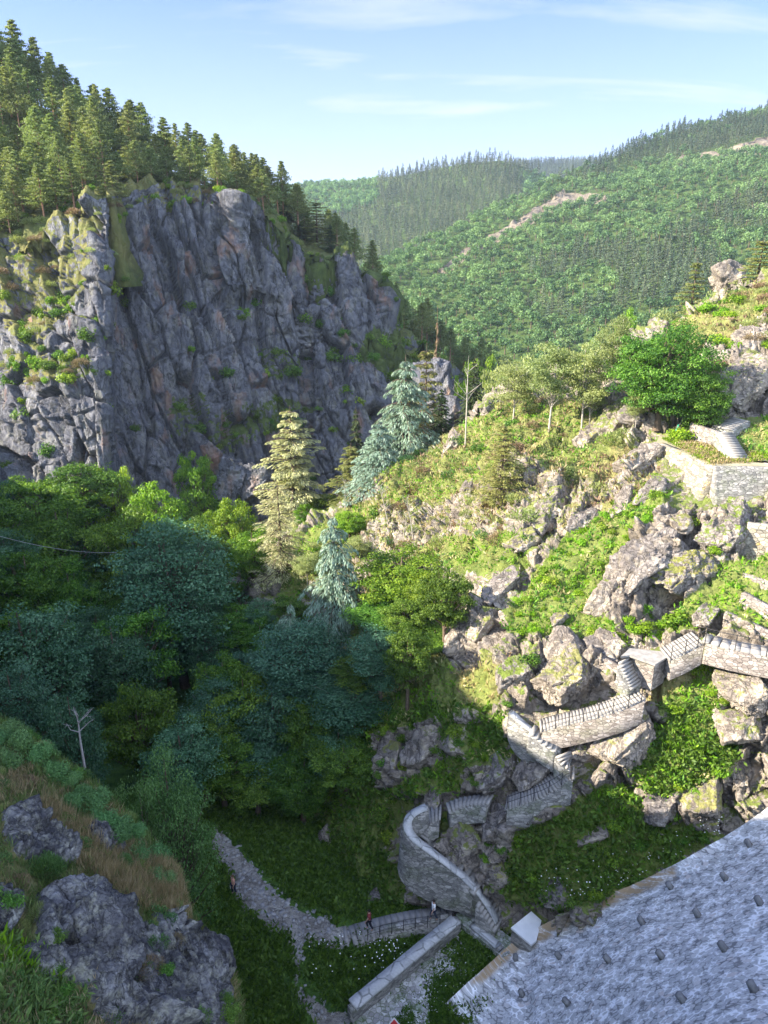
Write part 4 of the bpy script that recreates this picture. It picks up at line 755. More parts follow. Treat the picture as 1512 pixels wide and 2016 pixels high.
# ------------------------------------------------------------------ foliage
def unit(a): return a / (np.linalg.norm(a, axis=-1, keepdims=True) + 1e-9)
def leaves(c, d, n, L, W):
    """rhombus leaves: centre, long axis, normal"""
    d = unit(d); s = unit(np.cross(n, d)); L = np.broadcast_to(L, len(c))[:, None]; W = np.broadcast_to(W, len(c))[:, None]
    V = np.stack([c - d * L / 2, c + s * W / 2, c + d * L / 2, c - s * W / 2], 1).reshape(-1, 3)
    return V, np.arange(len(c) * 4).reshape(-1, 4)
ML_broad = leafmat('broad_leaf', (.035, .085, .012), (.09, .18, .02), (.19, .30, .04))
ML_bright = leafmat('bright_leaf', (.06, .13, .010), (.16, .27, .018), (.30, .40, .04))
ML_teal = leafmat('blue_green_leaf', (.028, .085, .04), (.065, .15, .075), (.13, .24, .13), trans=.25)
ML_pale = leafmat('pale_leaf', (.15, .19, .07), (.25, .30, .11), (.38, .42, .19), trans=.4)
ML_cedar = leafmat('cedar_needle', (.08, .14, .09), (.19, .28, .20), (.38, .47, .37), trans=.15)
ML_spruce = leafmat('spruce_needle', (.022, .045, .016), (.05, .085, .028), (.10, .14, .05), trans=.15)
ML_pine = leafmat('pine_needle', (.08, .11, .035), (.20, .24, .085), (.36, .39, .16), trans=.35)
ML_gold = leafmat('golden_needle', (.14, .15, .06), (.34, .34, .17), (.56, .54, .32), trans=.3)
ML_far = leafmat('far_leaf', (.045, .085, .03), (.12, .19, .065), (.23, .31, .11), trans=.3, hue=.2)
ML_farcon = leafmat('far_needle', (.035, .06, .035), (.085, .12, .07), (.17, .20, .11), trans=.2, hue=.2)
ML_fern = leafmat('fern_leaf', (.08, .17, .010), (.17, .31, .015), (.30, .46, .03), trans=.4)
ML_dry = leafmat('dry_grass', (.20, .18, .08), (.38, .32, .15), (.56, .48, .27), trans=.3)
ML_herb = leafmat('herb_leaf', (.04, .10, .012), (.09, .19, .025), (.17, .30, .05), trans=.35)
ML_broom = leafmat('broom_twig', (.045, .10, .028), (.09, .19, .055), (.17, .30, .10), trans=.2)
ML_heath = leafmat('heath_leaf', (.11, .075, .05), (.22, .155, .09), (.33, .25, .15), trans=.2)
M_bark = plain('brown_bark', (.12, .09, .065), .9, .1, .3, 5)
M_barkred = plain('reddish_pine_bark', (.30, .17, .11), .9, .1, .3, 5)
M_birch = plain('pale_birch_bark', (.36, .33, .28), .8, .1, .25, 5)
M_dead = plain('silvery_dead_wood', (.30, .28, .27), .8, .1, .2, 5)

def broad(seed, H, R, K=70, per=170, ls=.26, tf=.22, flat=.85, cs=.17, lump=.5, openf=.2, tk=1.0):
    K = int(K * 1.5); per = int(per * .72)
    rg = np.random.default_rng(seed); tr = Acc(); cr = Acc()
    cz = H * tf + (H * (1 - tf)) / 2; rz = H * (1 - tf) / 2
    d = unit(rg.normal(size=(K, 3))); r = rg.uniform(0.10, 1, K) ** .40
    lum = 1 + lump * fbm(d * 1.6 + seed, 2, seed)
    C = d * (r * lum)[:, None] * np.array([R, R, rz]) * .86; C[:, 2] *= flat if flat < 1 else 1; C[:, 2] += cz
    lean = rg.uniform(-.04, .04, 2) * H
    tp = np.array([[0, 0, -.5], [lean[0] * .3, lean[1] * .3, H * tf], [lean[0], lean[1], H * .62], [lean[0] * 1.2, lean[1] * 1.2, H * .86]])
    V, F = tube(tp, [R * .085 * tk, R * .065 * tk, R * .035 * tk, R * .01], 8); tr.add(V, F)
    for i in range(0, K, 2):
        zz = np.clip(C[i, 2] * .55 + H * .02, H * tf * .8, H * .7); b = np.array([np.interp(zz, tp[:, 2], tp[:, 0]), np.interp(zz, tp[:, 2], tp[:, 1]), zz])
        md = (b + C[i]) / 2 + [0, 0, -.05 * R]; V, F = tube([b, md, C[i]], [R * .028 * tk, R * .016 * tk, R * .006], 4); tr.add(V, F)
    n = K * per; k = np.repeat(np.arange(K), per); sz = R * cs * rg.uniform(.7, 1.35, K)
    dd = unit(rg.normal(size=(n, 3))); rr = rg.uniform(openf, 1, n) ** .6
    P = C[k] + dd * (rr * sz[k])[:, None] * np.array([1.25, 1.25, .50])
    nn = unit(dd * .7 + rg.normal(size=(n, 3)) * .55 + [0, 0, .55]); ax = unit(np.cross(nn, rg.normal(size=(n, 3))))
    V, F = leaves(P, ax, nn, ls * rg.uniform(.7, 1.3, n), ls * .62 * rg.uniform(.7, 1.2, n)); cr.add(V, F, 0, np.clip(rg.normal(.45, .22, n) + (rg.uniform(-.26, .26, K))[k], 0, 1))
    return tr, cr
def conifer(seed, H, R, layers=22, nb=7, start=.08, up=.15, droop=.35, prof=.9, spr=9, L=.55, W=.16, hang=.35, gap=0.0, bare=0.0, top=.04, irreg=.25, wide=.42):
    rg = np.random.default_rng(seed); tr = Acc(); cr = Acc()
    V, F = tube([[0, 0, -.5], [0, 0, H * .5], [rg.uniform(-.1, .1), 0, H * .99]], [R * .055 + .08, R * .035 + .05, .02], 7); tr.add(V, F)
    ph0, ph1 = rg.uniform(0, 6.28, 2)
    for i in range(layers):
        f = (i + rg.uniform(-.3, .3)) / layers; z = H * (start + (1 - start - .02) * f)
        base = R * (max(0, 1 - f) ** prof + top)
        for j in range(nb):
            if rg.uniform() < gap: continue
            a = rg.uniform(0, 6.283) if gap else (j + rg.uniform(-.35, .35)) / nb * 6.283 + i * 1.1; l = base * rg.uniform(1 - irreg, 1 + irreg * .6) * (1 + irreg * .7 * math.sin(a + ph0 + i * .5) * math.sin(i * 1.9 + ph1))
            dr = np.array([math.cos(a), math.sin(a), 0]); s = np.linspace(0, 1, 5)
            br = dr[None] * (s * l)[:, None] + np.array([0, 0, 1]) * ((up * s - droop * s * s) * l)[:, None] + [0, 0, z + rg.uniform(-.15, .15)]
            V, F = tube(br, np.linspace(.012 * l + .02, .008, 5), 3); tr.add(V, F)
            m = max(4, int(spr * (l / R) ** .7 * 3)); q = rg.uniform(.12 + bare, 1.0, m) ** .8
            side = np.array([-dr[1], dr[0], 0]); lat = rg.uniform(-1, 1, m) * wide * l * (1.05 - q) * np.minimum(1, q * 2.2)
            c = np.stack([np.interp(q, s, br[:, x]) for x in range(3)], -1) + side * lat[:, None]; c[:, 2] -= np.abs(lat) * .3 + rg.uniform(0, hang, m) * L
            d = dr[None] * 1.0 + side * (np.sign(lat) * rg.uniform(.3, 1.0, m))[:, None] + np.array([0, 0, 1]) * (up - 2 * droop * q - hang * rg.uniform(0, 1, m))[:, None]
            nn = unit(rg.normal(size=(m, 3)) * .45 + [0, 0, 1])
            V, F = leaves(c, d, nn, L * rg.uniform(.7, 1.3, m), W * rg.uniform(.7, 1.3, m)); cr.add(V, F, 0, np.clip(rg.normal(.45, .2, m) + .25 * (q - .5), 0, 1))
    return tr, cr
def pine(seed, H, R, K=26, per=80, ls=.5, tf=.42):
    """tall pine: bare trunk below, spiky clumps in open tiers above"""
    rg = np.random.default_rng(seed); tr = Acc(); cr = Acc()
    V, F = tube([[0, 0, -.5], [rg.uniform(-.2, .2), 0, H * .5], [0, 0, H * .97]], [.20, .13, .03], 6); tr.add(V, F)
    for i in range(K):
        f = (i + .5) / K; z = H * (tf + (1 - tf) * f * .97); l = R * (1 - f * .95) ** .9 * rg.uniform(.55, 1.1); a = i * 2.4 + rg.uniform(-.4, .4)
        dr = np.array([math.cos(a), math.sin(a), .22]); b = np.array([0, 0, z - l * .1]); e = b + dr * l
        V, F = tube([b, (b + e) / 2 - [0, 0, .05 * l], e], [.05, .03, .015], 3); tr.add(V, F)
        n = per; q = rg.uniform(.35, 1.05, n); c = b + (e - b) * q[:, None] + rg.normal(size=(n, 3)) * np.array([.30, .30, .13]) * (l * .55 + .3)
        d = unit(rg.normal(size=(n, 3)) + dr * .6 + [0, 0, .5]); nn = unit(rg.normal(size=(n, 3)))
        V, F = leaves(c, d, nn, ls * rg.uniform(.6, 1.2, n), ls * .30); cr.add(V, F, 0, np.clip(rg.normal(.45, .22, n), 0, 1))
    for i in range(5):
        z = H * tf * rg.uniform(.35, .95); a = rg.uniform(0, 6.28); V, F = tube([[0, 0, z], [math.cos(a) * R * .5, math.sin(a) * R * .5, z + .1]], [.03, .01], 3); tr.add(V, F)
    return tr, cr
PROTO = {}
def proto(key, build, leafm, barkm, H, R):
    tr, cr = build; PROTO[key] = (tr.mesh('trunk', [barkm], fa=False), cr.mesh('crown', [leafm]), H, R)
def plant(key, name, base, top_z, width, label, cat='tree', group=None, rz=None, rg=RNG):
    tm, cm, H, R = PROTO[key]; h = max(1.0, top_z - base[2]); s = (width / (2 * R), width / (2 * R), h / H)
    root = bpy.data.objects.new(name, None); COL.objects.link(root); root.location = base; root.rotation_euler = (0, 0, rg.uniform(0, 6.28) if rz is None else rz); root.scale = s
    root['label'] = label; root['category'] = cat
    if group: root['group'] = group
    link('trunk', tm, parent=root); link('crown', cm, parent=root); return root
def topz(Y, py):
    v = (1008 - py) / FOC; return CAMZ + Y * (v * cp - sp) / (cp + v * sp)
def tree_t(key, px, pytop, t, wpx, name, label, **k):
    P = at(px, pytop, t); z = drop(P[0], P[1], P[2] + 3.0); return plant(key, name, (P[0], P[1], z - .2), P[2], wpx * t / FOC, label, **k)
def tree_b(key, px, pybase, pytop, wpx, name, label, **k):
    b = ray(px, pybase); D = proj(b)[2]; return plant(key, name, (b[0], b[1], b[2] - .2), topz(b[1], pytop), wpx * D / FOC, label, **k)
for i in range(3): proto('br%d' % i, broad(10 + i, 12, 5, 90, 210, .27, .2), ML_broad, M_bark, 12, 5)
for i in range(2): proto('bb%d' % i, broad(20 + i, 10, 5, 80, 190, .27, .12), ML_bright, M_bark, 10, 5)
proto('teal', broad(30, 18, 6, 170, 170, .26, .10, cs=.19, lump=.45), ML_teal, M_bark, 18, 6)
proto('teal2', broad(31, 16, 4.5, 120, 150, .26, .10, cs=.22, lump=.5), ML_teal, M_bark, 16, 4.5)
proto('oak', broad(33, 9, 5, 150, 200, .20, .03, flat=1.0, cs=.17, lump=.4, openf=.2), ML_broad, M_bark, 9, 5)
proto('beech', broad(36, 12, 3.5, 110, 190, .15, .1, cs=.24, lump=.4), leafmat('beech_leaf', (.05, .11, .03), (.10, .20, .055), (.17, .30, .10), trans=.3), M_bark, 12, 3.5)
for i in range(2): proto('birch%d' % i, broad(40 + i, 9, 2.6, 60, 150, .19, .25, cs=.26, openf=.1, tk=.5), ML_pale, M_birch, 9, 2.6)
proto('cedar', conifer(50, 16, 5, 15, 9, .04, .35, .75, .75, 62, .46, .11, 1.0, wide=.75, irreg=.5), ML_cedar, M_bark, 16, 5)
proto('cedar2', conifer(51, 14, 3.6, 17, 7, .04, .30, .85, .6, 62, .44, .10, 1.2, wide=.7, irreg=.5), ML_cedar, M_bark, 14, 3.6)
proto('gold', conifer(52, 14, 3.2, 17, 8, .05, .25, .28, .5, 60, .34, .11, .5, top=.16, irreg=.5, wide=.7), ML_gold, M_bark, 14, 3.2)
proto('larch', conifer(53, 14, 3.4, 30, 6, .02, .10, .22, .45, 20, .42, .07, .4, gap=.15, irreg=.5, wide=.6), ML_gold, M_bark, 14, 3.4)
proto('spruce', conifer(54, 14, 3.2, 26, 8, .05, .1, .3, .95, 16, .55, .16, .4), ML_spruce, M_bark, 14, 3.2)
proto('olive', conifer(55, 12, 3.6, 16, 7, .06, .35, .3, .6, 34, .46, .12, .4, irreg=.55, wide=.7), leafmat('olive_needle', (.10, .12, .03), (.19, .21, .06), (.32, .33, .11), trans=.25), M_bark, 12, 3.6)
proto('rusty', conifer(56, 12, 3.0, 18, 6, .1, .2, .3, .8, 12, .5, .11, .3, gap=.2, irreg=.4), leafmat('rusty_needle', (.14, .11, .06), (.28, .20, .12), (.42, .30, .19), trans=.2), M_barkred, 12, 3)
for i in range(4): proto('pine%d' % i, pine(60 + i, 15, 3.2 + .3 * i, 44, 80, .60, .20 + .09 * i), ML_pine, M_barkred, 15, 3.2 + .3 * i)

# --- named trees, near and middle distance ---------------------------------
T_ = tree_t
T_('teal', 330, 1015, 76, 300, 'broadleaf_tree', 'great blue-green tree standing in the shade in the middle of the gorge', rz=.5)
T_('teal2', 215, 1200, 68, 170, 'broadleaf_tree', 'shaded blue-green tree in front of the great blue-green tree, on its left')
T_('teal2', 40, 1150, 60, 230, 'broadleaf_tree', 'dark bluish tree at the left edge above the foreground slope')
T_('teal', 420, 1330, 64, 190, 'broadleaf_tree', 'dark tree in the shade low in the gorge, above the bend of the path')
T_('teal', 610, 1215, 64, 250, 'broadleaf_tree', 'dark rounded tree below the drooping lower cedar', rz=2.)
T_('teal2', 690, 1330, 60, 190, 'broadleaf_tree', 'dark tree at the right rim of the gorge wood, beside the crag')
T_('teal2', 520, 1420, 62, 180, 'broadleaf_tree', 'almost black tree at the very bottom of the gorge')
T_('beech', 320, 1425, 42, 180, 'beech_tree', 'green leafy tree rising just beyond the foreground slope', rz=1.)
T_('beech', 255, 1500, 40, 140, 'beech_tree', 'smaller green leafy tree behind the pine scrub of the foreground')
T_('bb0', 790, 1085, 66, 210, 'broadleaf_tree', 'sunlit yellow-green tree in the middle of the picture above the dark gorge', rz=.3)
T_('bb1', 850, 1120, 63, 120, 'broadleaf_tree', 'smaller yellow-green tree on the right shoulder of the sunlit one')
T_('br1', 760, 1180, 64, 180, 'broadleaf_tree', 'half-shaded green tree below the sunlit yellow-green tree')
T_('br2', 850, 1235, 60, 150, 'broadleaf_tree', 'shaded tree at the foot of the sunlit slope')
for i, (a, b, t, w_, k, lab) in enumerate([(60, 915, 104, 190, 'br0', 'round-crowned tree at the left edge below the cliff'), (150, 895, 108, 170, 'br1', 'dark green tree below the left buttress of the cliff'), (215, 893, 110, 110, 'bb0', 'tree with sunlit top below the middle of the cliff'), (300, 915, 104, 150, 'bb1', 'sunlit tree right of the round-crowned ones below the cliff'),
      (385, 862, 118, 100, 'bb0', 'bright pale tree standing alone against the foot of the cliff'), (435, 955, 98, 130, 'bb1', 'sunlit light green tree left of the golden conifer'), (110, 960, 96, 200, 'br2', 'broad dark tree in the second row under the cliff'), (-30, 960, 92, 180, 'br0', 'dark tree cut by the left edge below the cliff'),
      (240, 970, 94, 170, 'br1', 'half-lit tree behind the great blue-green tree'), (380, 1010, 90, 150, 'br2', 'shaded tree at the right shoulder of the great blue-green tree'), (490, 1030, 84, 110, 'bb0', 'bright shrubby tree at the foot of the thin larch'), (640, 960, 100, 120, 'bb1', 'light green tree between the golden conifer and the cedar'),
      (30, 1060, 80, 170, 'br1', 'black-green tree in deep shade at the left edge'), (130, 1090, 82, 130, 'br2', 'black-green tree in deep shade left of the great blue-green tree'), (470, 1180, 76, 110, 'br0', 'shaded tree beside the rock below the thin larch'), (10, 1280, 54, 150, 'teal2', 'shadowy tree at the left edge just above the heath'), (120, 1330, 50, 130, 'teal2', 'shadowy tree behind the dead branches')]):
    T_(k, a, b, t, w_, 'broadleaf_tree', lab)
T_('gold', 570, 795, 95, 140, 'conifer', 'golden sunlit conifer with ragged tiers against the dark cliff', rz=1.)
T_('larch', 545, 945, 79, 125, 'larch_tree', 'thin see-through larch in front of the golden conifer', rz=2.)
T_('spruce', 700, 798, 97, 80, 'spruce_tree', 'dark-topped spruce between the golden conifer and the tall cedar')
T_('olive', 690, 870, 94, 110, 'conifer', 'olive conifer with long side branches beside the tall cedar')
T_('cedar', 798, 695, 90, 200, 'cedar_tree', 'tall blue-green cedar with drooping tiers', rz=.8)
T_('cedar', 745, 825, 86, 160, 'cedar_tree', 'lower blue-green cedar leaning on the tall one, on its left', rz=2.6)
T_('cedar2', 655, 1005, 65, 140, 'cedar_tree', 'narrow weeping blue-green cedar in the middle of the picture', rz=.2)
T_('cedar2', 570, 1180, 66, 110, 'cedar_tree', 'shaded weeping cedar at the lower left of the narrow one', rz=1.2)
T_('olive', 840, 672, 95, 105, 'conifer', 'brownish pine directly behind the tall cedar', rz=1.)
T_('spruce', 870, 760, 96, 100, 'spruce_tree', 'dark pine in the hollow right of the tall cedar')
T_('spruce', 935, 700, 100, 90, 'spruce_tree', 'dark pine behind the bare thin tree')
T_('rusty', 862, 598, 112, 45, 'conifer', 'rusty half-dead pine on top of the rock pinnacle')
tree_b('olive', 985, 985, 828, 105, 'conifer', 'bushy grey-green pine growing on the sunny slope', rz=.4)
T_('olive', 1375, 505, 96, 80, 'conifer', 'sunlit pine standing behind the broom slope')
T_('olive', 1505, 465, 88, 105, 'conifer', 'pine cut by the right edge above the broom slope')
tree_b('oak', 1295, 832, 612, 225, 'oak_tree', 'spreading green oak on the crag, left part of the big tree', rz=.6)
tree_b('oak', 1372, 852, 695, 140, 'oak_tree', 'right part of the big tree, hanging over the steps', rz=2.2)
T_('br2', 1215, 690, 76, 60, 'broadleaf_tree', 'small leafy tree at the left foot of the oak')
for i, (a, b0, b1, w_, lab) in enumerate([(1080, 850, 655, 110, 'birch with pale forked trunk on the ridge'), (1145, 850, 660, 95, 'second birch right of the forked one'), (1160, 842, 735, 60, 'small leaning birch beside the second birch'), (1250, 845, 760, 50, 'thin sapling at the left of the oak'), (1205, 790, 600, 70, 'slender pale tree left of the oak crown'), (1010, 830, 700, 90, 'light green birch behind the rounded ridge rocks')]):
    tree_b('birch%d' % (i % 2), a, b0, b1, w_, 'birch_tree', lab, rz=i * 1.3)
for i, (a, b, t, w_, lab) in enumerate([(985, 655, 125, 100, 'pale green tree behind the ridge, nearest the bare tree'), (1050, 650, 130, 110, 'pale green tree behind the forked birch'), (1120, 640, 120, 100, 'yellowish tree behind the ridge between two birches'), (1190, 610, 118, 90, 'pale tree behind the ridge left of the oak'), (940, 660, 150, 90, 'green tree in the valley behind the bare tree'),
      (1250, 560, 120, 90, 'pale tree rising behind the oak'), (1320, 570, 112, 80, 'olive tree behind the broom slope'), (1010, 690, 110, 80, 'low pale tree just behind the rounded rocks'), (905, 700, 130, 80, 'shaded tree behind the rock pinnacle'), (1420, 530, 108, 70, 'low tree behind the broom slope near the edge pine')]):
    T_('bb%d' % (i % 2) if i in (4, 8, 5) else 'birch%d' % (i % 2), a, b, t, w_, 'leafy_tree', lab)
# bare thin tree, dead tree, thin saplings
def bare(name, px, pb, pt, lab, mat, seed, lean=0.0, tw=.07, br=9, spread=.35, t=None, twig=.45):
    rg = np.random.default_rng(seed); b = ray(px, pb) if t is None else at(px, pb, t); D = proj(b)[2]; H = topz(b[1], pt) - b[2]; A = Acc()
    pts = np.array([[0, 0, -.4], [lean * .4, 0, H * .4], [lean * .8, .1, H * .75], [lean, 0, H]]); V, F = tube(pts, [tw, tw * .8, tw * .45, tw * .12], 6); A.add(V, F)
    for i in range(br):
        f = rg.uniform(.35, .95); p = np.array([np.interp(f * H, pts[:, 2], pts[:, j]) for j in range(3)]); a = rg.uniform(0, 6.28); l = H * spread * (1.1 - f) + .3
        e = p + np.array([math.cos(a) * l, math.sin(a) * l * .6, l * rg.uniform(.5, 1.2)]); m_ = (p + e) / 2 + rg.normal(size=3) * l * .06
        V, F = tube([p, m_, e], [tw * .45, tw * .3, tw * .08], 4); A.add(V, F)
        for q in range(3):
            s_ = rg.uniform(.4, .95); p2 = p + (e - p) * s_; V, F = tube([p2, p2 + rg.normal(size=3) * l * twig * .5 + [0, 0, l * .2]], [tw * .18, tw * .05], 3); A.add(V, F)
    return link(name, A.mesh(name, [mat], fa=False), b, label=lab, cat='tree')
bare('bare_tree', 916, 878, 700, 'tall thin leafless pale tree on the ridge', M_birch, 3, tw=.10, spread=.3)
bare('dead_tree', 165, 1500, 1400, 'small dead tree with forked white branches above the foreground slope', M_dead, 5, t=34, tw=.06, br=6, spread=.5)
bare('sapling', 680, 1010, 945, 'bare sapling behind the narrow weeping cedar', M_birch, 6, tw=.05)
bare('sapling', 765, 1030, 950, 'bare sapling on the orange slope, leaning left', M_birch, 7, lean=-1, tw=.06)
bare('sapling', 815, 1065, 975, 'bare sapling at the top of the sunlit yellow-green tree', M_birch, 8, lean=-.8, tw=.06)
bare('sapling', 790, 1090, 1010, 'bare curved sapling lower on the orange slope', M_birch, 9, lean=.5, tw=.06)
bare('sapling', 1330, 850, 795, 'young tree stem tied in a green sleeve under the oak', M_birch, 10, lean=1.0, tw=.05, br=2)

# --- pines of the hill above the cliff ----------------------------------------
def sample(G, wgt, n, rg):
    a = np.linalg.norm(np.cross(G[1:, :-1] - G[:-1, :-1], G[:-1, 1:] - G[:-1, :-1]), axis=-1); w_ = a * wgt[:-1, :-1]; w_ = np.maximum(w_, 0).ravel(); w_ /= w_.sum()
    k = rg.choice(len(w_), n, p=w_); i, j = np.divmod(k, G.shape[1] - 1); u, v = rg.uniform(size=(2, n, 1))
    return G[i, j] * (1 - u) * (1 - v) + G[i + 1, j] * u * (1 - v) + G[i, j + 1] * (1 - u) * v + G[i + 1, j + 1] * u * v, (i, j)
def thin(P, dmin, maxn):
    keep = []; g = {}
    for i, p in enumerate(P):
        c = (int(p[0] // dmin), int(p[1] // dmin)); ok = True
        for a in (-1, 0, 1):
            for b in (-1, 0, 1):
                for q in g.get((c[0] + a, c[1] + b), ()):
                    if (P[q][0] - p[0]) ** 2 + (P[q][1] - p[1]) ** 2 < dmin * dmin: ok = False; break
                if not ok: break
            if not ok: break
        if ok: keep.append(i); g.setdefault(c, []).append(i)
        if len(keep) >= maxn: break
    return np.array(keep)
rg = np.random.default_rng(5)
pxt, pyt, _ = proj(GT); wt = ((pxt > -160) & (pxt < 520)).astype(float); wt[:nbt - 12] = 0; wt[nbt - 12:nbt] = .6
P, _ = sample(GT, wt, 3000, rg); P = P[thin(P, 2.7, 299)]
for i, p in enumerate(P):
    plant('pine%d' % rg.integers(4), 'pine_tree', (p[0], p[1], p[2] - .3), p[2] + rg.uniform(7, 12.5), rg.uniform(5.5, 8), 'olive pine with bare reddish trunk in the wood above the cliff', group='pines of the wood above the cliff', rg=rg)
# skyline pines, each at its own place
for i, (a, b, w_) in enumerate([(20, 35, 80), (62, 70, 70), (95, 100, 60), (120, 125, 65), (180, 165, 70), (210, 170, 70), (255, 195, 70), (275, 200, 60), (320, 228, 62), (368, 240, 55), (395, 262, 50), (425, 285, 55), (465, 305, 40), (495, 300, 42), (512, 330, 40), (545, 365, 35)]):
    T_('pine%d' % (i % 4), a, b, 157, w_ * 1.25, 'pine_tree', 'dark pine standing on the skyline above the cliff', group='pines on the skyline above the cliff')
for a, b, t, w_, lab in [(622, 392, 163, 75, 'large conifer on the shoulder right of the cliff top'), (590, 440, 164, 55, 'dark conifer left of the large one on the shoulder'), (560, 400, 166, 50, 'dark conifer behind the cliff edge'), (650, 440, 164, 45, 'small conifer right of the large one on the shoulder')]:
    T_('spruce' if a != 622 else 'olive', a, b, t, w_, 'conifer', lab)

# trees that fill the shadowed gorge
P, _ = sample(GF, (okf & inpoly(pxf, pyf, [(-120, 1060), (450, 1010), (520, 1300), (500, 1560), (420, 1610), (330, 1480), (0, 1420), (-120, 1400)])).astype(float), 1500, rg); P = P[thin(P, 4.2, 60)]
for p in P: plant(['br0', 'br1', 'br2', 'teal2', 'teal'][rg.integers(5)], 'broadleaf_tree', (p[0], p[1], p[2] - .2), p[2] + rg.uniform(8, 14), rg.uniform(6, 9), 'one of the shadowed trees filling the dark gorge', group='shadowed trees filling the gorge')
P, _ = sample(GR, inpoly(pxr, pyr, [(430, 1260), (580, 1240), (590, 1350), (730, 1350), (740, 1250), (880, 1250), (890, 1340), (720, 1440), (690, 1600), (560, 1640), (440, 1540)]).astype(float), 1500, rg); P = P[thin(P, 2.6, 42)]
for p in P: plant(['br0', 'br1', 'br2', 'teal2'][rg.integers(4)], 'broadleaf_tree', (p[0], p[1], p[2] - .2), p[2] + rg.uniform(4, 8.5), rg.uniform(4, 6.5), 'one of the shaded trees on the dark foot of the spur', group='shaded trees on the foot of the spur')
P, _ = sample(GR, inpoly(pxr, pyr, [(560, 1080), (700, 1010), (740, 1060), (640, 1200), (520, 1180)]).astype(float), 300, rg); P = P[thin(P, 2.2, 14)]
for p in P: plant(['bb0', 'bb1', 'birch0'][rg.integers(3)], 'young_tree', (p[0], p[1], p[2] - .2), p[2] + rg.uniform(2.5, 5), rg.uniform(2.5, 4), 'young sunlit tree around the foot of the thin larch', group='young sunlit trees by the larch')

for a, b, t, w_, k, lab in [(470, 1300, 64, 170, 'br1', 'tall dark tree hanging over the upper end of the gorge path'), (545, 1330, 62, 170, 'teal2', 'dark feathery tree in the deepest shade, left of the crag'), (615, 1370, 60, 160, 'br0', 'black-green tree in the deepest shade beside the crag'), (665, 1420, 58.5, 130, 'teal2', 'low dark tree at the foot of the tall bluish crag'),
        (590, 1480, 58.5, 150, 'br2', 'low dark tree at the back of the meadow'), (500, 1500, 60, 150, 'br1', 'low dark tree above the start of the path'), (430, 1440, 60, 150, 'br0', 'dark tree left of the start of the path'), (350, 1400, 58, 170, 'teal2', 'dark feathery tree behind the green leafy tree'), (260, 1330, 60, 180, 'br2', 'dark tree behind the dead branches, on the right'), (720, 1300, 61, 150, 'br1', 'shaded tree above the tall bluish crag'), (800, 1290, 60, 130, 'br0', 'shaded tree under the half-lit green tree')]:
    T_(k, a, b, t, w_, 'broadleaf_tree', lab)
# ------------------------------------------------------------------ far woods
def far_proto(kind, seed):
    rg = np.random.default_rng(seed); A = Acc()
    if kind == 'leafy':
        K = 9; C = unit(rg.normal(size=(K, 3))) * rg.uniform(.3, 1, K)[:, None] * [2.6, 2.6, 2.4] + [0, 0, 5.2]; per = 22; k = np.repeat(np.arange(K), per); d = unit(rg.normal(size=(K * per, 3)) + [0, 0, .3])
        P_ = C[k] + d * [1.9, 1.9, 1.5] * rg.uniform(.6, 1, (K * per, 1)); n = unit(d + rg.normal(size=d.shape) * .5 + [0, 0, .3]); V, F = leaves(P_, np.cross(n, rg.normal(size=d.shape)), n, 1.0 * rg.uniform(.7, 1.3, len(P_)), .75)
        A.add(V, F, 0, np.clip(rg.normal(.5, .2, len(P_)), 0, 1)); V, F = tube([[0, 0, -1], [0, 0, 5]], [.3, .15], 4); A.add(V, F, 1); H = 9.0
    else:
        H = 14.0; n_ = 170; f = rg.uniform(0, 1, n_) ** 1.15; a = rg.uniform(0, 6.28, n_); r = 2.9 * (1 - f) ** .85 * rg.uniform(.5, 1.05, n_) * (1 + .25 * np.sin(f * 45)) + .1
        P_ = np.stack([np.cos(a) * r, np.sin(a) * r, 1.5 + f * 12], -1); d = np.stack([np.cos(a), np.sin(a), -.45 + 0 * a], -1); n = unit(rg.normal(size=d.shape) * .35 + [0, 0, 1] + d * .4)
        V, F = leaves(P_, d, n, 1.5 * (1.15 - f * .6), .75); A.add(V, F, 0, np.clip(rg.normal(.5, .2, n_), 0, 1)); V, F = tube([[0, 0, -1], [0, 0, 13.5]], [.2, .03], 4); A.add(V, F, 1)
    return A, H
FP = {}
for kind, m_ in (('leafy', ML_far), ('conifer', ML_farcon)):
    FP[kind] = []
    for s_ in range(4):
        A, H = far_proto(kind, 500 + s_ + (9 if kind == 'leafy' else 0)); FP[kind].append((np.concatenate(A.V), np.concatenate(A.Q), np.concatenate(A.qa), np.concatenate(A.qm), A.mesh('far_%s_tree' % kind, [m_, M_bark])))
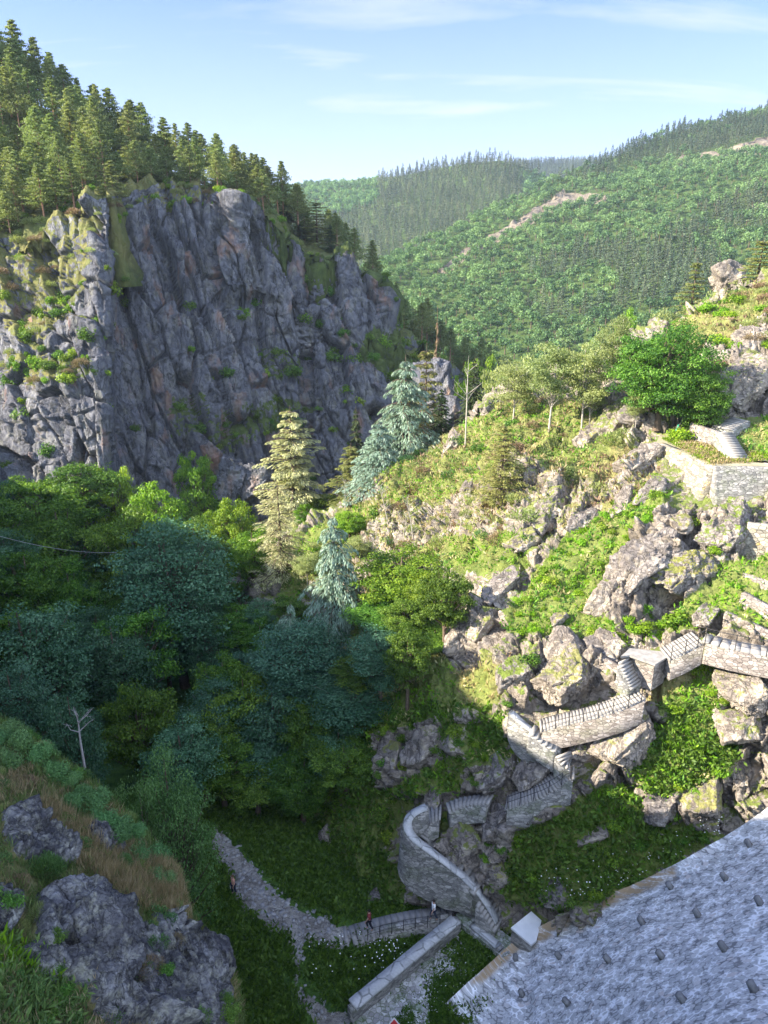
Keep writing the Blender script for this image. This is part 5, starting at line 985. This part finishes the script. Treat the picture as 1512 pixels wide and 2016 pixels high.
def forest(kind, P, sc, label_ind, group, name_ind, label_mass, name_mass, nind, leafm, rg):
    px_, py_, dd = proj(P + [0, 0, 5]); vis = (px_ > -20) & (px_ < 1532) & (py_ > 0) & (py_ < 1000); order = np.argsort(np.where(vis, dd, 1e6)); ind = order[:nind]; ind = ind[vis[ind]]; rest = np.setdiff1d(np.arange(len(P)), ind)
    for i in ind:
        o = link(name_ind, FP[kind][rg.integers(4)][4], P[i], label=label_ind, cat='tree', group=group, rz=rg.uniform(0, 6.28), scale=(sc[i] * rg.uniform(.9, 1.1),) * 2 + (sc[i],))
    Vs, Fs, As, Ms, n0 = [], [], [], [], 0
    for k in range(4):
        r_ = rest[k::4]
        if len(r_) == 0: continue
        V, F, a, mi, _ = FP[kind][k]; th = rg.uniform(0, 6.28, len(r_)); c, s_ = np.cos(th)[:, None], np.sin(th)[:, None]
        X = np.stack([V[None, :, 0] * c - V[None, :, 1] * s_, V[None, :, 0] * s_ + V[None, :, 1] * c, np.broadcast_to(V[None, :, 2], (len(r_), len(V)))], -1) * sc[r_][:, None, None] + P[r_][:, None]
        Vs.append(X.reshape(-1, 3)); Fs.append((F[None] + (np.arange(len(r_)) * len(V))[:, None, None] + n0).reshape(-1, 4)); n0 += len(r_) * len(V)
        As.append((a[None] + rg.uniform(-.36, .36, (len(r_), 1)) + .45 * fbm(P[r_] / 38, 3, 41)[:, None]).clip(0, 1).ravel()); Ms.append(np.broadcast_to(mi, (len(r_), len(F))).ravel())
    me = mesh_np(name_mass, np.concatenate(Vs), np.concatenate(Fs).astype(np.int32), [leafm, M_bark], np.concatenate(Ms), fattrs={'v': np.concatenate(As)})
    link(name_mass, me, label=label_mass, cat='forest', kind='stuff')
rg = np.random.default_rng(11)
w1 = (1 - np.clip(rk1 * 1.5, 0, 1)); w1[:nb1 - 6] = 0; w1 = w1 * ((px1 > 470) & (px1 < 1750)) * (py1 < 860)
P, _ = sample(G1, w1, 26000, rg); P = P[thin(P, 4.6, 7000)]
a_, b_, _ = proj(P); cn = fbm(P / 55, 3, 77)
isc = (inpoly(a_, b_, [(1000, 540), (1160, 500), (1300, 480), (1420, 520), (1400, 590), (1250, 620), (1100, 640), (980, 600)]) & (cn > -.25)) | (inpoly(a_, b_, [(1150, 340), (1270, 260), (1560, 180), (1560, 300), (1420, 300), (1280, 330)]) & (cn > -.12)) | (inpoly(a_, b_, [(1280, 330), (1600, 310), (1600, 480), (1400, 450)]) & (cn > .0)) | ((cn > .33) & (b_ < 480))
sc = rg.uniform(.5, 1.1, len(P)); 
forest('leafy', P[~isc], sc[~isc] * 1.0, 'rounded green tree in the wood on the sunlit right-hand hillside', 'leafy trees on the right-hand hillside', 'leafy_tree', 'dense green wood of leafy trees covering the right-hand hillside', 'leafy_wood', 300, ML_far, rg)
forest('conifer', P[isc], rg.uniform(.6, 1.0, int(isc.sum())), 'narrow dark conifer in the wood on the right-hand hillside', 'conifers on the right-hand hillside', 'conifer', 'conifers scattered through the right-hand hillside wood', 'conifer_wood', 300, ML_farcon, rg)
w2 = np.ones(G2.shape[:2]); w2[:nb2 - 4] = 0; w2 *= (px2 := proj(G2)[0]) > 500; w2 = w2 * (px2 < 1260) * (proj(G2)[1] < 590)
P, _ = sample(G2, w2, 22000, rg); P = P[thin(P, 6.2, 5200)]; a_, b_, _ = proj(P)
lf = (a_ < 745) & (b_ < 410 + (745 - a_) * .25) | ((a_ > 1030) & (b_ > 345))
forest('conifer', P[~lf], rg.uniform(.75, 1.2, int((~lf).sum())), '', 'x', 'conifer', 'dark conifer plantation covering the hill in the middle distance', 'conifer_wood', 0, ML_farcon, rg)
forest('leafy', P[lf], rg.uniform(.9, 1.4, int(lf.sum())), '', 'x', 'leafy_tree', 'lighter leafy wood on the left flank of the far hill', 'leafy_wood', 0, ML_far, rg)
w3 = np.ones(G3.shape[:2]); w3[:nb3 - 3] = 0; p3x, p3y, _ = proj(G3); w3 = w3 * (p3x > 980) * (p3x < 1260) * (p3y < 360)
P, _ = sample(G3, w3, 1500, rg)
forest('conifer', P, rg.uniform(.8, 1.2, len(P)), '', 'x', 'conifer', 'thin strip of conifers on the most distant ridge', 'conifer_wood', 0, ML_farcon, rg)

# ------------------------------------------------------------------ shrubs
def shrub_proto(seed, R, n, L, W, kind='leafy', H=.75):
    rg = np.random.default_rng(seed); A = Acc(); K = 10
    if kind == 'leafy':
        C = unit(rg.normal(size=(K, 3)) + [0, 0, .4]) * rg.uniform(.2, .75, K)[:, None] * [R, R, R * H]; C[:, 2] = np.abs(C[:, 2]) + R * .15; k = rg.integers(0, K, n); d = unit(rg.normal(size=(n, 3)))
        P_ = C[k] + d * R * .42 * rg.uniform(.4, 1, (n, 1)); nn = unit(d + rg.normal(size=d.shape) * .5 + [0, 0, .4]); V, F = leaves(P_, np.cross(nn, rg.normal(size=d.shape)), nn, L * rg.uniform(.6, 1.3, n), W)
    else:   # twiggy dome of upright shoots
        d = unit(rg.normal(size=(n, 3)) * [1, 1, .6] + [0, 0, .55]); d[:, 2] = np.abs(d[:, 2]); r = rg.uniform(.45, 1.0, n) ** .7; lum = 1 + .22 * fbm(d * 2.2, 2, seed); P_ = d * (r * lum)[:, None] * [R, R, R * H]
        ax = unit(d * .8 + [0, 0, .6] + rg.normal(size=d.shape) * .22); nn = unit(rg.normal(size=d.shape)); V, F = leaves(P_, ax, nn, L * rg.uniform(.6, 1.3, n), W)
    A.add(V, F, 0, np.clip(rg.normal(.45, .22, n) + (P_[:, 2] / (R * H) - .5) * .2, 0, 1))
    for q in range(5):
        a = rg.uniform(0, 6.28); V, F = tube([[0, 0, -.2], [math.cos(a) * R * .3, math.sin(a) * R * .3, R * H * .6]], [.03 * R, .01 * R], 3); A.add(V, F, 1)
    return A
SH = {}
for k, m_, kd in (('green', ML_bright, 'leafy'), ('dark', ML_broad, 'leafy'), ('broom', ML_broom, 'twig'), ('heath', ML_heath, 'twig'), ('olive', ML_pale, 'twig'), ('fern', ML_fern, 'leafy')):
    SH[k] = [shrub_proto(700 + i * 7 + len(k), 1.0, 700, .17, .07 if kd == 'twig' else .12, kd).mesh('shrub', [m_, M_bark]) for i in range(3)]
def shrub(k, p, r, label, group=None, name='shrub', h=1.0): 
    return link(name, SH[k][RNG.integers(3)], p, label=label, cat=name.replace('_', ' '), group=group, rz=RNG.uniform(0, 6.28), scale=(r, r, r * h))
def scatter_shrubs(G, wgt, n, dmin, r0, r1, kinds, label, group, h=1.0, sink=.15, name='shrub'):
    P, ij = sample(G, wgt, n * 8, rg); P = P[thin(P, dmin, n)]
    for p in P:
        r = rg.uniform(r0, r1); shrub(kinds[rg.integers(len(kinds))], p - [0, 0, r * sink], r, label, group, h=h, name=name)
box_ = lambda px, py, poly: inpoly(px, py, poly).astype(float)
NZC = NC[..., 2]
wc = np.clip(gC - .05, 0, 1) * (np.clip(NZC, .0, 1) + .15) * (pxc > -60) * (pxc < 900)
scatter_shrubs(GC, wc * (pyc > 560), 230, 1.6, .8, 2.4, ['dark', 'green', 'dark'], 'dark green shrub rooted on a ledge of the shaded cliff', 'shrubs on the ledges of the shaded cliff', name='ledge_shrub')
scatter_shrubs(GC, wc * (pyc < 760) * box_(pxc, pyc, [(-60, 400), (480, 370), (440, 420), (230, 430), (210, 760), (100, 780), (-60, 780)]), 240, 1.5, .6, 1.6, ['olive', 'green', 'fern', 'heath'], 'sunlit shrub on the broken left shoulder of the cliff', 'shrubs on the sunlit shoulder of the cliff', name='shoulder_shrub')
scatter_shrubs(GT, ((pxt > -60) & (pxt < 700)).astype(float) * (np.arange(GT.shape[0])[:, None] > nbt + 40), 110, 2.0, .7, 1.8, ['olive', 'fern', 'green'], 'low bush along the edge of the cliff top', 'bushes along the cliff top', name='cliff_top_bush')
wr = gR.clip(0, 1) * (1 - calm)
sl = box_(pxr, pyr, [(760, 930), (900, 850), (1000, 780), (1240, 790), (1260, 880), (1200, 970), (1060, 1060), (900, 1090), (700, 1150), (600, 1150)])
scatter_shrubs(GR, sl * (.3 + wr), 230, 1.1, .5, 1.35, ['olive', 'heath', 'olive', 'heath', 'broom', 'dark'], 'heath or broom bush on the orange-tinted sunny slope', 'heath bushes on the sunny slope', name='heath_bush')
sb = box_(pxr, pyr, [(1320, 650), (1420, 590), (1512, 548), (1600, 560), (1560, 660), (1420, 730), (1350, 770)])
scatter_shrubs(GR, sb, 100, 1.1, .8, 1.5, ['fern', 'olive', 'fern', 'heath'], 'bright broom bush on the slope at the right edge', 'broom bushes of the right slope', h=.8, name='broom_bush')
sg = box_(pxr, pyr, GRASS) + box_(pxr, pyr, [(1430, 1290), (1440, 1400), (1450, 1500), (1400, 1560), (1280, 1570), (1235, 1510), (1310, 1420), (1370, 1330)]) + box_(pxr, pyr, [(1100, 1240), (1180, 1240), (1280, 1180), (1330, 1240), (1200, 1260)])
scatter_shrubs(GR, sg * (1 - calm), 170, .8, .3, .85, ['fern', 'green', 'fern'], 'bright green fern clump in the grassy gullies of the sunny slope', 'fern clumps in the grassy gullies', h=.7, name='fern_clump')
sd = box_(pxr, pyr, [(960, 1650), (1090, 1610), (1190, 1540), (1300, 1590), (1400, 1650), (1250, 1740), (1100, 1790), (1010, 1780), (960, 1720)]) + .5 * box_(pxr, pyr, [(700, 1400), (1000, 1380), (1010, 1480), (960, 1600), (860, 1570), (780, 1640), (700, 1700)])
scatter_shrubs(GR, sd * (1 - calm), 190, .8, .35, .9, ['dark', 'green', 'dark'], 'shaded leafy clump between the stair and the dam', 'leafy clumps of the shaded fern bank', h=.75, name='leafy_clump')
for a, b, r, k, lab in [(1370, 1033, .9, 'green', 'round green bush at the foot of the corner wall'), (1405, 1090, .7, 'fern', 'bright bush growing in the cleft right of the big grey slab'), (1045, 1305, .9, 'dark', 'round bush on the large rounded boulder'), (1382, 922, .5, 'green', 'little bush growing from the corner wall'), (1290, 1150, .8, 'green', 'bush hanging in the cleft of the big grey slab'), (1265, 1240, 1.0, 'fern', 'leafy bush below the big grey slab'), (1330, 1235, 1.4, 'green', 'wide bush above the uppermost flight'), (1220, 1275, .7, 'fern', 'bush at the head of the short dark steps'), (1340, 868, 1.5, 'fern', 'mound of tall grass beside the young stem'), (1370, 1320, 1.1, 'fern', 'bright bush below the uppermost flight')]:
    p = ray(a, b)
    if p is not None: shrub(k, p, r, lab, h=.85)
for a, b, r, k, lab in [(80, 1705, .62, 'broom', 'dome-shaped vivid green bush on the foreground rocks'), (238, 1695, .36, 'broom', 'small dome-shaped green bush in the dry grass')]:
    p = surfL(a, b, .1)
    A = shrub_proto(900 + a, 1.0, 5200, .22, .022, 'twig', .95); link('broom_bush', A.mesh('broom_bush', [ML_broom, M_bark]), p - [0, 0, r * .5], label=lab, cat='bush', scale=(r * 1.1, r * 1.1, r))
pinesc = shrub_proto(931, 1.0, 3800, .17, .03, 'leafy', .8); pm_ = pinesc.mesh('pine_scrub', [ML_broom, M_bark])
for i, (a, b, r) in enumerate([(10, 1440, .6), (40, 1465, .6), (80, 1490, .55), (105, 1515, .6), (135, 1540, .5), (165, 1570, .5), (195, 1580, .6), (205, 1615, .5), (235, 1640, .6), (262, 1640, .5), (270, 1680, .6), (300, 1690, .6), (305, 1730, .55), (325, 1740, .45), (20, 1500, .5), (-10, 1460, .6), (345, 1850, .3), (410, 1880, .3), (340, 1985, .45), (370, 2010, .5), (140, 1585, .45)]):
    p = surfL(a, b, .05); r *= 1.35; link('pine_scrub', pm_, p - [0, 0, .1], label='low dark pine or broom scrub along the edge of the foreground slope', cat='bush', group='scrub along the foreground edge', rz=i * 1.7, scale=(r, r, r * (.8 + .3 * (i % 3) / 2)))

fgw = np.clip(gL + .45, 0, 1) * (pxl > -40) * (pxl < 440) * (pyl < 2060)
SH['tallgrass'] = [shrub_proto(960 + i, 1.0, 1500, .34, .02, 'twig', .8).mesh('clump', [ML_pale, M_bark]) for i in range(3)]; SH['small'] = [shrub_proto(970 + i, 1.0, 1800, .16, .05, 'leafy', .8).mesh('clump', [ML_herb, M_bark]) for i in range(3)]
SH['smallheath'] = [shrub_proto(980 + i, 1.0, 1500, .18, .025, 'twig', .7).mesh('clump', [ML_heath, M_bark]) for i in range(3)]
scatter_shrubs(GL, fgw, 210, .3, .22, .55, ['small', 'tallgrass', 'small', 'smallheath', 'broom', 'broom'], 'low heath, grass or leafy clump growing on the foreground slope', 'clumps on the foreground slope', name='heath_clump', h=.8)
# ------------------------------------------------------------------ ground cover
def tufts(name, G, wgt, n, blades, L, W, mats, label, spread=.12, rg=rg, upk=1.0, bend=.5, matw=None, sink=.02, cat='ground cover'):
    P, _ = sample(G, wgt, n, rg); k = np.repeat(np.arange(n), blades); N_ = n * blades; s = (rg.uniform(.45, 1.3, n) ** 1.4 + .25)[k]
    d = unit(rg.normal(size=(N_, 3)) * bend + [0, 0, upk]); c = P[k] + rg.normal(size=(N_, 3)) * spread * [1, 1, .2] + d * (L * s * .42)[:, None] - [0, 0, sink]
    nn = unit(rg.normal(size=(N_, 3))); V, F = leaves(c, d, nn, L * s, W * s); v = np.clip(rg.normal(.5, .18, n)[k] + rg.normal(0, .12, N_), 0, 1)
    mi = None
    if len(mats) > 1: ff = fbm(P / 2.2, 3, 55) * .5 + rg.uniform(-.15, .15, n); mi = ((ff > matw).astype(int) + ((ff > matw + .14).astype(int) if len(mats) > 2 else 0))[k]
    return link(name, mesh_np(name, V, F.astype(np.int32), mats, mi, fattrs={'v': v}), label=label, cat=cat, kind='stuff')
vis = (pxr > 300) & (pxr < 1560) & (pyr < 2016)
gg = np.clip((gR - .35) * 1.6, 0, 1) * vis * (1 - .85 * calm * (pyr > 1000))
tufts('fern_cover', GR, gg * (pyr < 1600) * (dryR < .5), 20000, 8, .28, .09, [ML_fern, ML_herb, ML_dry], 'low bright ferns and grass covering the ledges of the spur', .22, bend=.9, upk=.8, matw=.02)
tufts('dry_grass', GR, np.clip(gR + .1, 0, 1) * vis * (dryR > .4), 15000, 6, .34, .09, [ML_dry, ML_pale, ML_heath], 'dry yellow grass and heath on the sunny slope', .2, bend=.8, upk=.9, matw=-.03)
tufts('herb_cover', GR, gg * (pyr > 1380) * (pyr < 1900), 15000, 7, .30, .13, [ML_herb], 'dark leafy plants covering the shaded bank', .2, bend=1.0, upk=.7)
sfF = (gF.clip(0, 1)) * (pxf > 300) * (pxf < 1010) * (pyf > 1560) * (pyf < 2080) * okf
tufts('meadow_cover', GF, sfF, 17000, 8, .30, .13, [ML_herb], 'dark green meadow plants on the floor of the gorge', .2, bend=1.0, upk=.7)
sfl = np.clip(gL + .05, 0, 1) * (pxl > -60) * (pxl < 480) * (pyl < 2080)
ML_dull = leafmat('dull_green_grass', (.06, .11, .03), (.13, .21, .06), (.25, .34, .11), trans=.3)
ML_straw = leafmat('straw_grass', (.20, .17, .09), (.36, .29, .16), (.54, .44, .27), trans=.3)
tufts('foreground_grass', GL, sfl, 11000, 9, .26, .016, [ML_dull, ML_straw], 'mixed green and straw grass on the foreground slope', .09, bend=.45, upk=1.1, matw=.10)
tufts('straw_grass', GL, sfl * np.clip(dryL - .5, 0, 1), 5000, 10, .34, .012, [ML_straw], 'pale dry grass in drifts across the foreground slope', .08, bend=.35, upk=1.2)
tufts('foreground_ferns', GL, sfl * box_(pxl, pyl, [(-60, 1820), (20, 1830), (110, 1900), (170, 1990), (180, 2080), (-60, 2080)]), 2600, 10, .24, .05, [ML_fern, ML_dull], 'ferns and small leaves in the bottom left corner', .12, bend=.9, upk=.7, matw=.0)
# white umbel flowers
M_white = plain('white_petal', (.8, .8, .76), .8, .1, .05)
def flowers(name, G, wgt, n, label, s=.10):
    P, _ = sample(G, wgt, n, rg); A = Acc(); P = P + [0, 0, .32]; d = unit(rg.normal(size=(n, 3)) * [1, 1, .1]); V, F = leaves(P, d, np.tile([0, 0, 1.], (n, 1)) + rg.normal(size=(n, 3)) * .3, s, s); A.add(V, F)
    link(name, A.mesh(name, [M_white], fa=False), label=label, cat='flowers', kind='stuff')
flowers('white_flowers', GR, box_(pxr, pyr, [(1060, 1720), (1250, 1680), (1420, 1600), (1430, 1630), (1250, 1740), (1120, 1790), (1050, 1770)]) + .3 * box_(pxr, pyr, [(950, 1480), (1040, 1480), (1040, 1520), (950, 1510)]), 150, 'white flower heads scattered above the edge of the dam')
flowers('white_flowers', GF, box_(pxf, pyf, [(720, 1860), (800, 1860), (800, 1930), (740, 1930)]) + .15 * box_(pxf, pyf, [(600, 1840), (760, 1840), (700, 1990), (600, 1950)]), 70, 'white flower heads in the meadow below the railed path')
# terrace grass patches and daisies
def quadgrid(pts, z, n=30):
    A, B, C_, D = [atz(a, b, z) for a, b in pts]; u = np.linspace(0, 1, n)[:, None, None]; v = np.linspace(0, 1, n)[None, :, None]; return A * (1 - u) * (1 - v) + B * u * (1 - v) + C_ * u * v + D * (1 - u) * v
GTt = quadgrid([(760, 2030), (905, 1860), (975, 1885), (850, 2020)], ZT + .01); nzt = (fbm(GTt / 1.1, 3, 3) > .0).astype(float) * np.linspace(.25, 1, 30)[None, :] ** 1.5
tufts('terrace_grass', GTt, nzt, 2600, 7, .16, .06, [ML_herb], 'patches of grass growing through the terrace cobbles', .1, bend=1.0, upk=.7)
flowers('white_flowers', GTt - [0, 0, .2], np.ones((30, 30)), 130, 'daisies dotted over the terrace cobbles', .06)
GT2 = quadgrid([(1302, 862), (1372, 858), (1545, 905), (1398, 914)], 33.94); tufts('terrace_turf', GT2, np.ones((30, 30)), 2600, 6, .2, .06, [ML_fern, ML_dry], 'yellowing grass on the upper terrace', .15, bend=.9, upk=.8, matw=.0)
# white grit stones on the path
A = Acc(); P, _ = sample(GF, (gF < .1) * (pxf > 380) * (pxf < 720) * (pyf > 1600) * (pyf < 2016.) * okf, 260, rg)
for p in P:
    s_ = rg.uniform(.06, .22); V, F = boxv(p - [0, 0, s_ * .3], s_ * 1.4, s_, s_ * .6, rg.uniform(0, 3), s_ * .2, rg); A.add(V, F)
link('path_rubble', A.mesh('path_rubble', [plain('rubble_stone', (.30, .29, .28), .9, .1, .25, 3)], fa=False), label='loose pale rubble strewn over the gorge path', cat='rubble', kind='stuff')

# ------------------------------------------------------------------ people, sign, cable
def skin_body(name, joints, edges, radii, mat, parent=None, loc=(0, 0, 0), sub=2, **k):
    me = bpy.data.meshes.new(name); me.from_pydata(joints, edges, []); me.materials.append(mat); o = link(name, me, loc, parent, **k)
    md = o.modifiers.new('skin', 'SKIN'); md.use_smooth_shade = True
    for i, r in enumerate(radii):
        me.skin_vertices[0].data[i].radius = (r, r) if not isinstance(r, tuple) else r
    me.skin_vertices[0].data[0].use_root = True
    s = o.modifiers.new('sub', 'SUBSURF'); s.levels = sub; s.render_levels = sub; return o
def person(base, face, label, shirt, legs, hairc, step=.16, bare_arm=True, skinc=(.42, .26, .19)):
    root = bpy.data.objects.new('person', None); COL.objects.link(root); root.location = base; root.rotation_euler = (0, 0, face); root['label'] = label; root['category'] = 'person'
    ms = plain('skin_tone', skinc, .6, .3, .05); s = step
    J = [(0, 0, .93), (0, 0, 1.10), (0, .01, 1.30), (0, 0, 1.43), (0, .0, 1.50), (0, .02, 1.60), (0, .02, 1.70),
         (.10, 0, .88), (.11, s, .50), (.11, s * .7, .09), (.11, s * .7 + .14, .04), (-.10, 0, .88), (-.11, -s * .6, .50), (-.11, -s * 1.5, .12), (-.11, -s * 1.5 + .13, .04),
         (.19, 0, 1.40), (.24, -s * .7, 1.14), (.23, -s * .2, .92), (-.19, 0, 1.40), (-.24, s * .8, 1.14), (-.23, s * 1.5, .93)]
    E = [(0, 1), (1, 2), (2, 3), (3, 4), (4, 5), (5, 6), (0, 7), (7, 8), (8, 9), (9, 10), (0, 11), (11, 12), (12, 13), (13, 14), (3, 15), (15, 16), (16, 17), (3, 18), (18, 19), (19, 20)]
    Rr = [(.15, .11), (.13, .10), (.16, .11), (.10, .08), .055, (.085, .10), .075, .09, .06, .04, .035, .09, .06, .04, .035, .06, .042, .033, .06, .042, .033]
    n0 = len(J)
    for sx, w_ in ((1, 17), (-1, 20)):      # five fingers each
        b = J[w_]; J.append((b[0], b[1] + .01, b[2] - .07)); E.append((w_, len(J) - 1)); Rr.append((.022, .03)); pm = len(J) - 1
        for q, (dy, ln) in enumerate([(-.03, .06), (-.01, .075), (.01, .08), (.03, .07)]):
            J.append((b[0], b[1] + dy + .01, b[2] - .09 - ln)); E.append((pm, len(J) - 1)); Rr.append(.008)
        J.append((b[0] - sx * .01, b[1] + .055, b[2] - .11)); E.append((pm, len(J) - 1)); Rr.append(.009)
    skin_body('body', J, E, Rr, ms, root, sub=1)
    skin_body('shirt', [J[1], J[2], J[3], (0, 0, .90), J[15], ((J[15][0] + J[16][0]) / 2 + .0, J[16][1] * .5, 1.27), J[18], ((J[18][0] + J[19][0]) / 2, J[19][1] * .5, 1.27)], [(0, 1), (1, 2), (0, 3), (2, 4), (4, 5), (2, 6), (6, 7)], [(.165, .13), (.185, .135), (.12, .10), (.175, .135), .078, .066, .078, .066], plain('shirt_cloth', shirt, .9, .1, .08), root, sub=1)
    skin_body('trousers', [J[0], J[7], J[8], (J[9][0], J[9][1], J[9][2] + .06), J[11], J[12], (J[13][0], J[13][1], J[13][2] + .06)], [(0, 1), (1, 2), (2, 3), (0, 4), (4, 5), (5, 6)], [(.165, .125), .108, .08, .062, .108, .08, .062], plain('trouser_cloth', legs, .9, .1, .08), root, sub=1)
    V, F = SD[4]; V = V * [.092, .108, .10] + [0, .005, 1.665]; keep = ~((V[:, 1] > .05) & (V[:, 2] < 1.69)); f = F[keep[F].all(1)]
    link('hair', mesh_np('hair', V, f.astype(np.int32), [plain('hair', hairc, .8, .2, .1)], smooth=True), parent=root); return root
def on(px, py, z): return atz(px, py, z)
person(on(853, 1811, 7.28), 1.9, 'person in white shirt and dark trousers walking up the railed path', (.78, .78, .78), (.05, .06, .09), (.03, .02, .015))
person(on(727, 1830, 6.85), 1.6, 'person in dark clothes and red top on the lower stepped path', (.22, .05, .05), (.03, .03, .04), (.02, .015, .012))
pp = ray(461, 1760); person(tuple(pp), 2.2, 'person in salmon top and dark trousers at the left of the gorge path', (.62, .32, .24), (.04, .04, .06), (.12, .07, .04), step=.08)
# warning sign seen from above at the bottom edge
sg_ = atz(776, 2003, 9.3); rt = bpy.data.objects.new('warning_sign', None); COL.objects.link(rt); rt.location = (sg_[0], sg_[1], ZT); rt['label'] = 'red triangular sign with white rim on a post, at the bottom edge of the picture'; rt['category'] = 'sign'; hz = sg_[2] - ZT
def tri(name, s, y, z0, mat, th=.02):
    P = [(-s * .5, 0, -s * .866), (s * .5, 0, -s * .866), (0, 0, 0)]; V = [(a, y - th / 2, c + z0) for a, b, c in P] + [(a, y + th / 2, c + z0) for a, b, c in P]
    me = bpy.data.meshes.new(name); me.from_pydata(V, [], [(0, 1, 2), (5, 4, 3), (0, 3, 4, 1), (1, 4, 5, 2), (2, 5, 3, 0)]); me.materials.append(mat); me.update(); link(name, me, parent=rt)
tri('rim', 1.0, 0, hz, plain('sign_white', (.85, .85, .85), .5, .4, .03)); tri('panel', .78, -.02, hz - .13, plain('sign_red', (.70, .05, .05), .5, .4, .05))
V, F = tube([[0, .04, 0], [0, .04, hz - .5]], .035, 8); link('post', mesh_np('post', V, F, [M_iron]), parent=rt)
# cable across the dark gorge
a, b = at(-120, 1018, 52), at(230, 1088, 74); q = np.linspace(0, 1, 24)[:, None]; P = a * (1 - q) + b * q; P[:, 2] -= (4 * q[:, 0] * (1 - q[:, 0])) * .8
V, F = tube(P - P[0], .018, 4); link('cable', mesh_np('cable', V, F, [plain('cable_grey', (.3, .3, .3), .6, .3, .05)]), P[0], label='thin cable crossing the dark trees at the left edge', cat='cable')
# green sleeve of the young stem
p = ray(1325, 862)
if p is not None:
    V, F = tube([[0, 0, 0], [.35, 0, 1.2]], .06, 8); link('tree_sleeve', mesh_np('tree_sleeve', V, F, [plain('green_plastic', (.03, .35, .22), .5, .4, .05)]), p, label='turquoise plastic sleeve round the young stem by the upper terrace', cat='tree guard')

# ------------------------------------------------------------------ haze
V, F = boxv((0, 1500, -15.5), 7400, 6400, 285)
m, t = newmat('haze_air'); pv = N(t, 'ShaderNodeVolumePrincipled', I={'Density': .00011, 'Anisotropy': .0}); pv.inputs['Color'].default_value = (.66, .82, 1, 1)
o_ = N(t, 'ShaderNodeOutputMaterial'); t.links.new(pv.outputs[0], o_.inputs['Volume'])
link('haze', mesh_np('haze', V, F, [m]), kind='stuff', label='thin blue air haze over the valley', cat='haze')
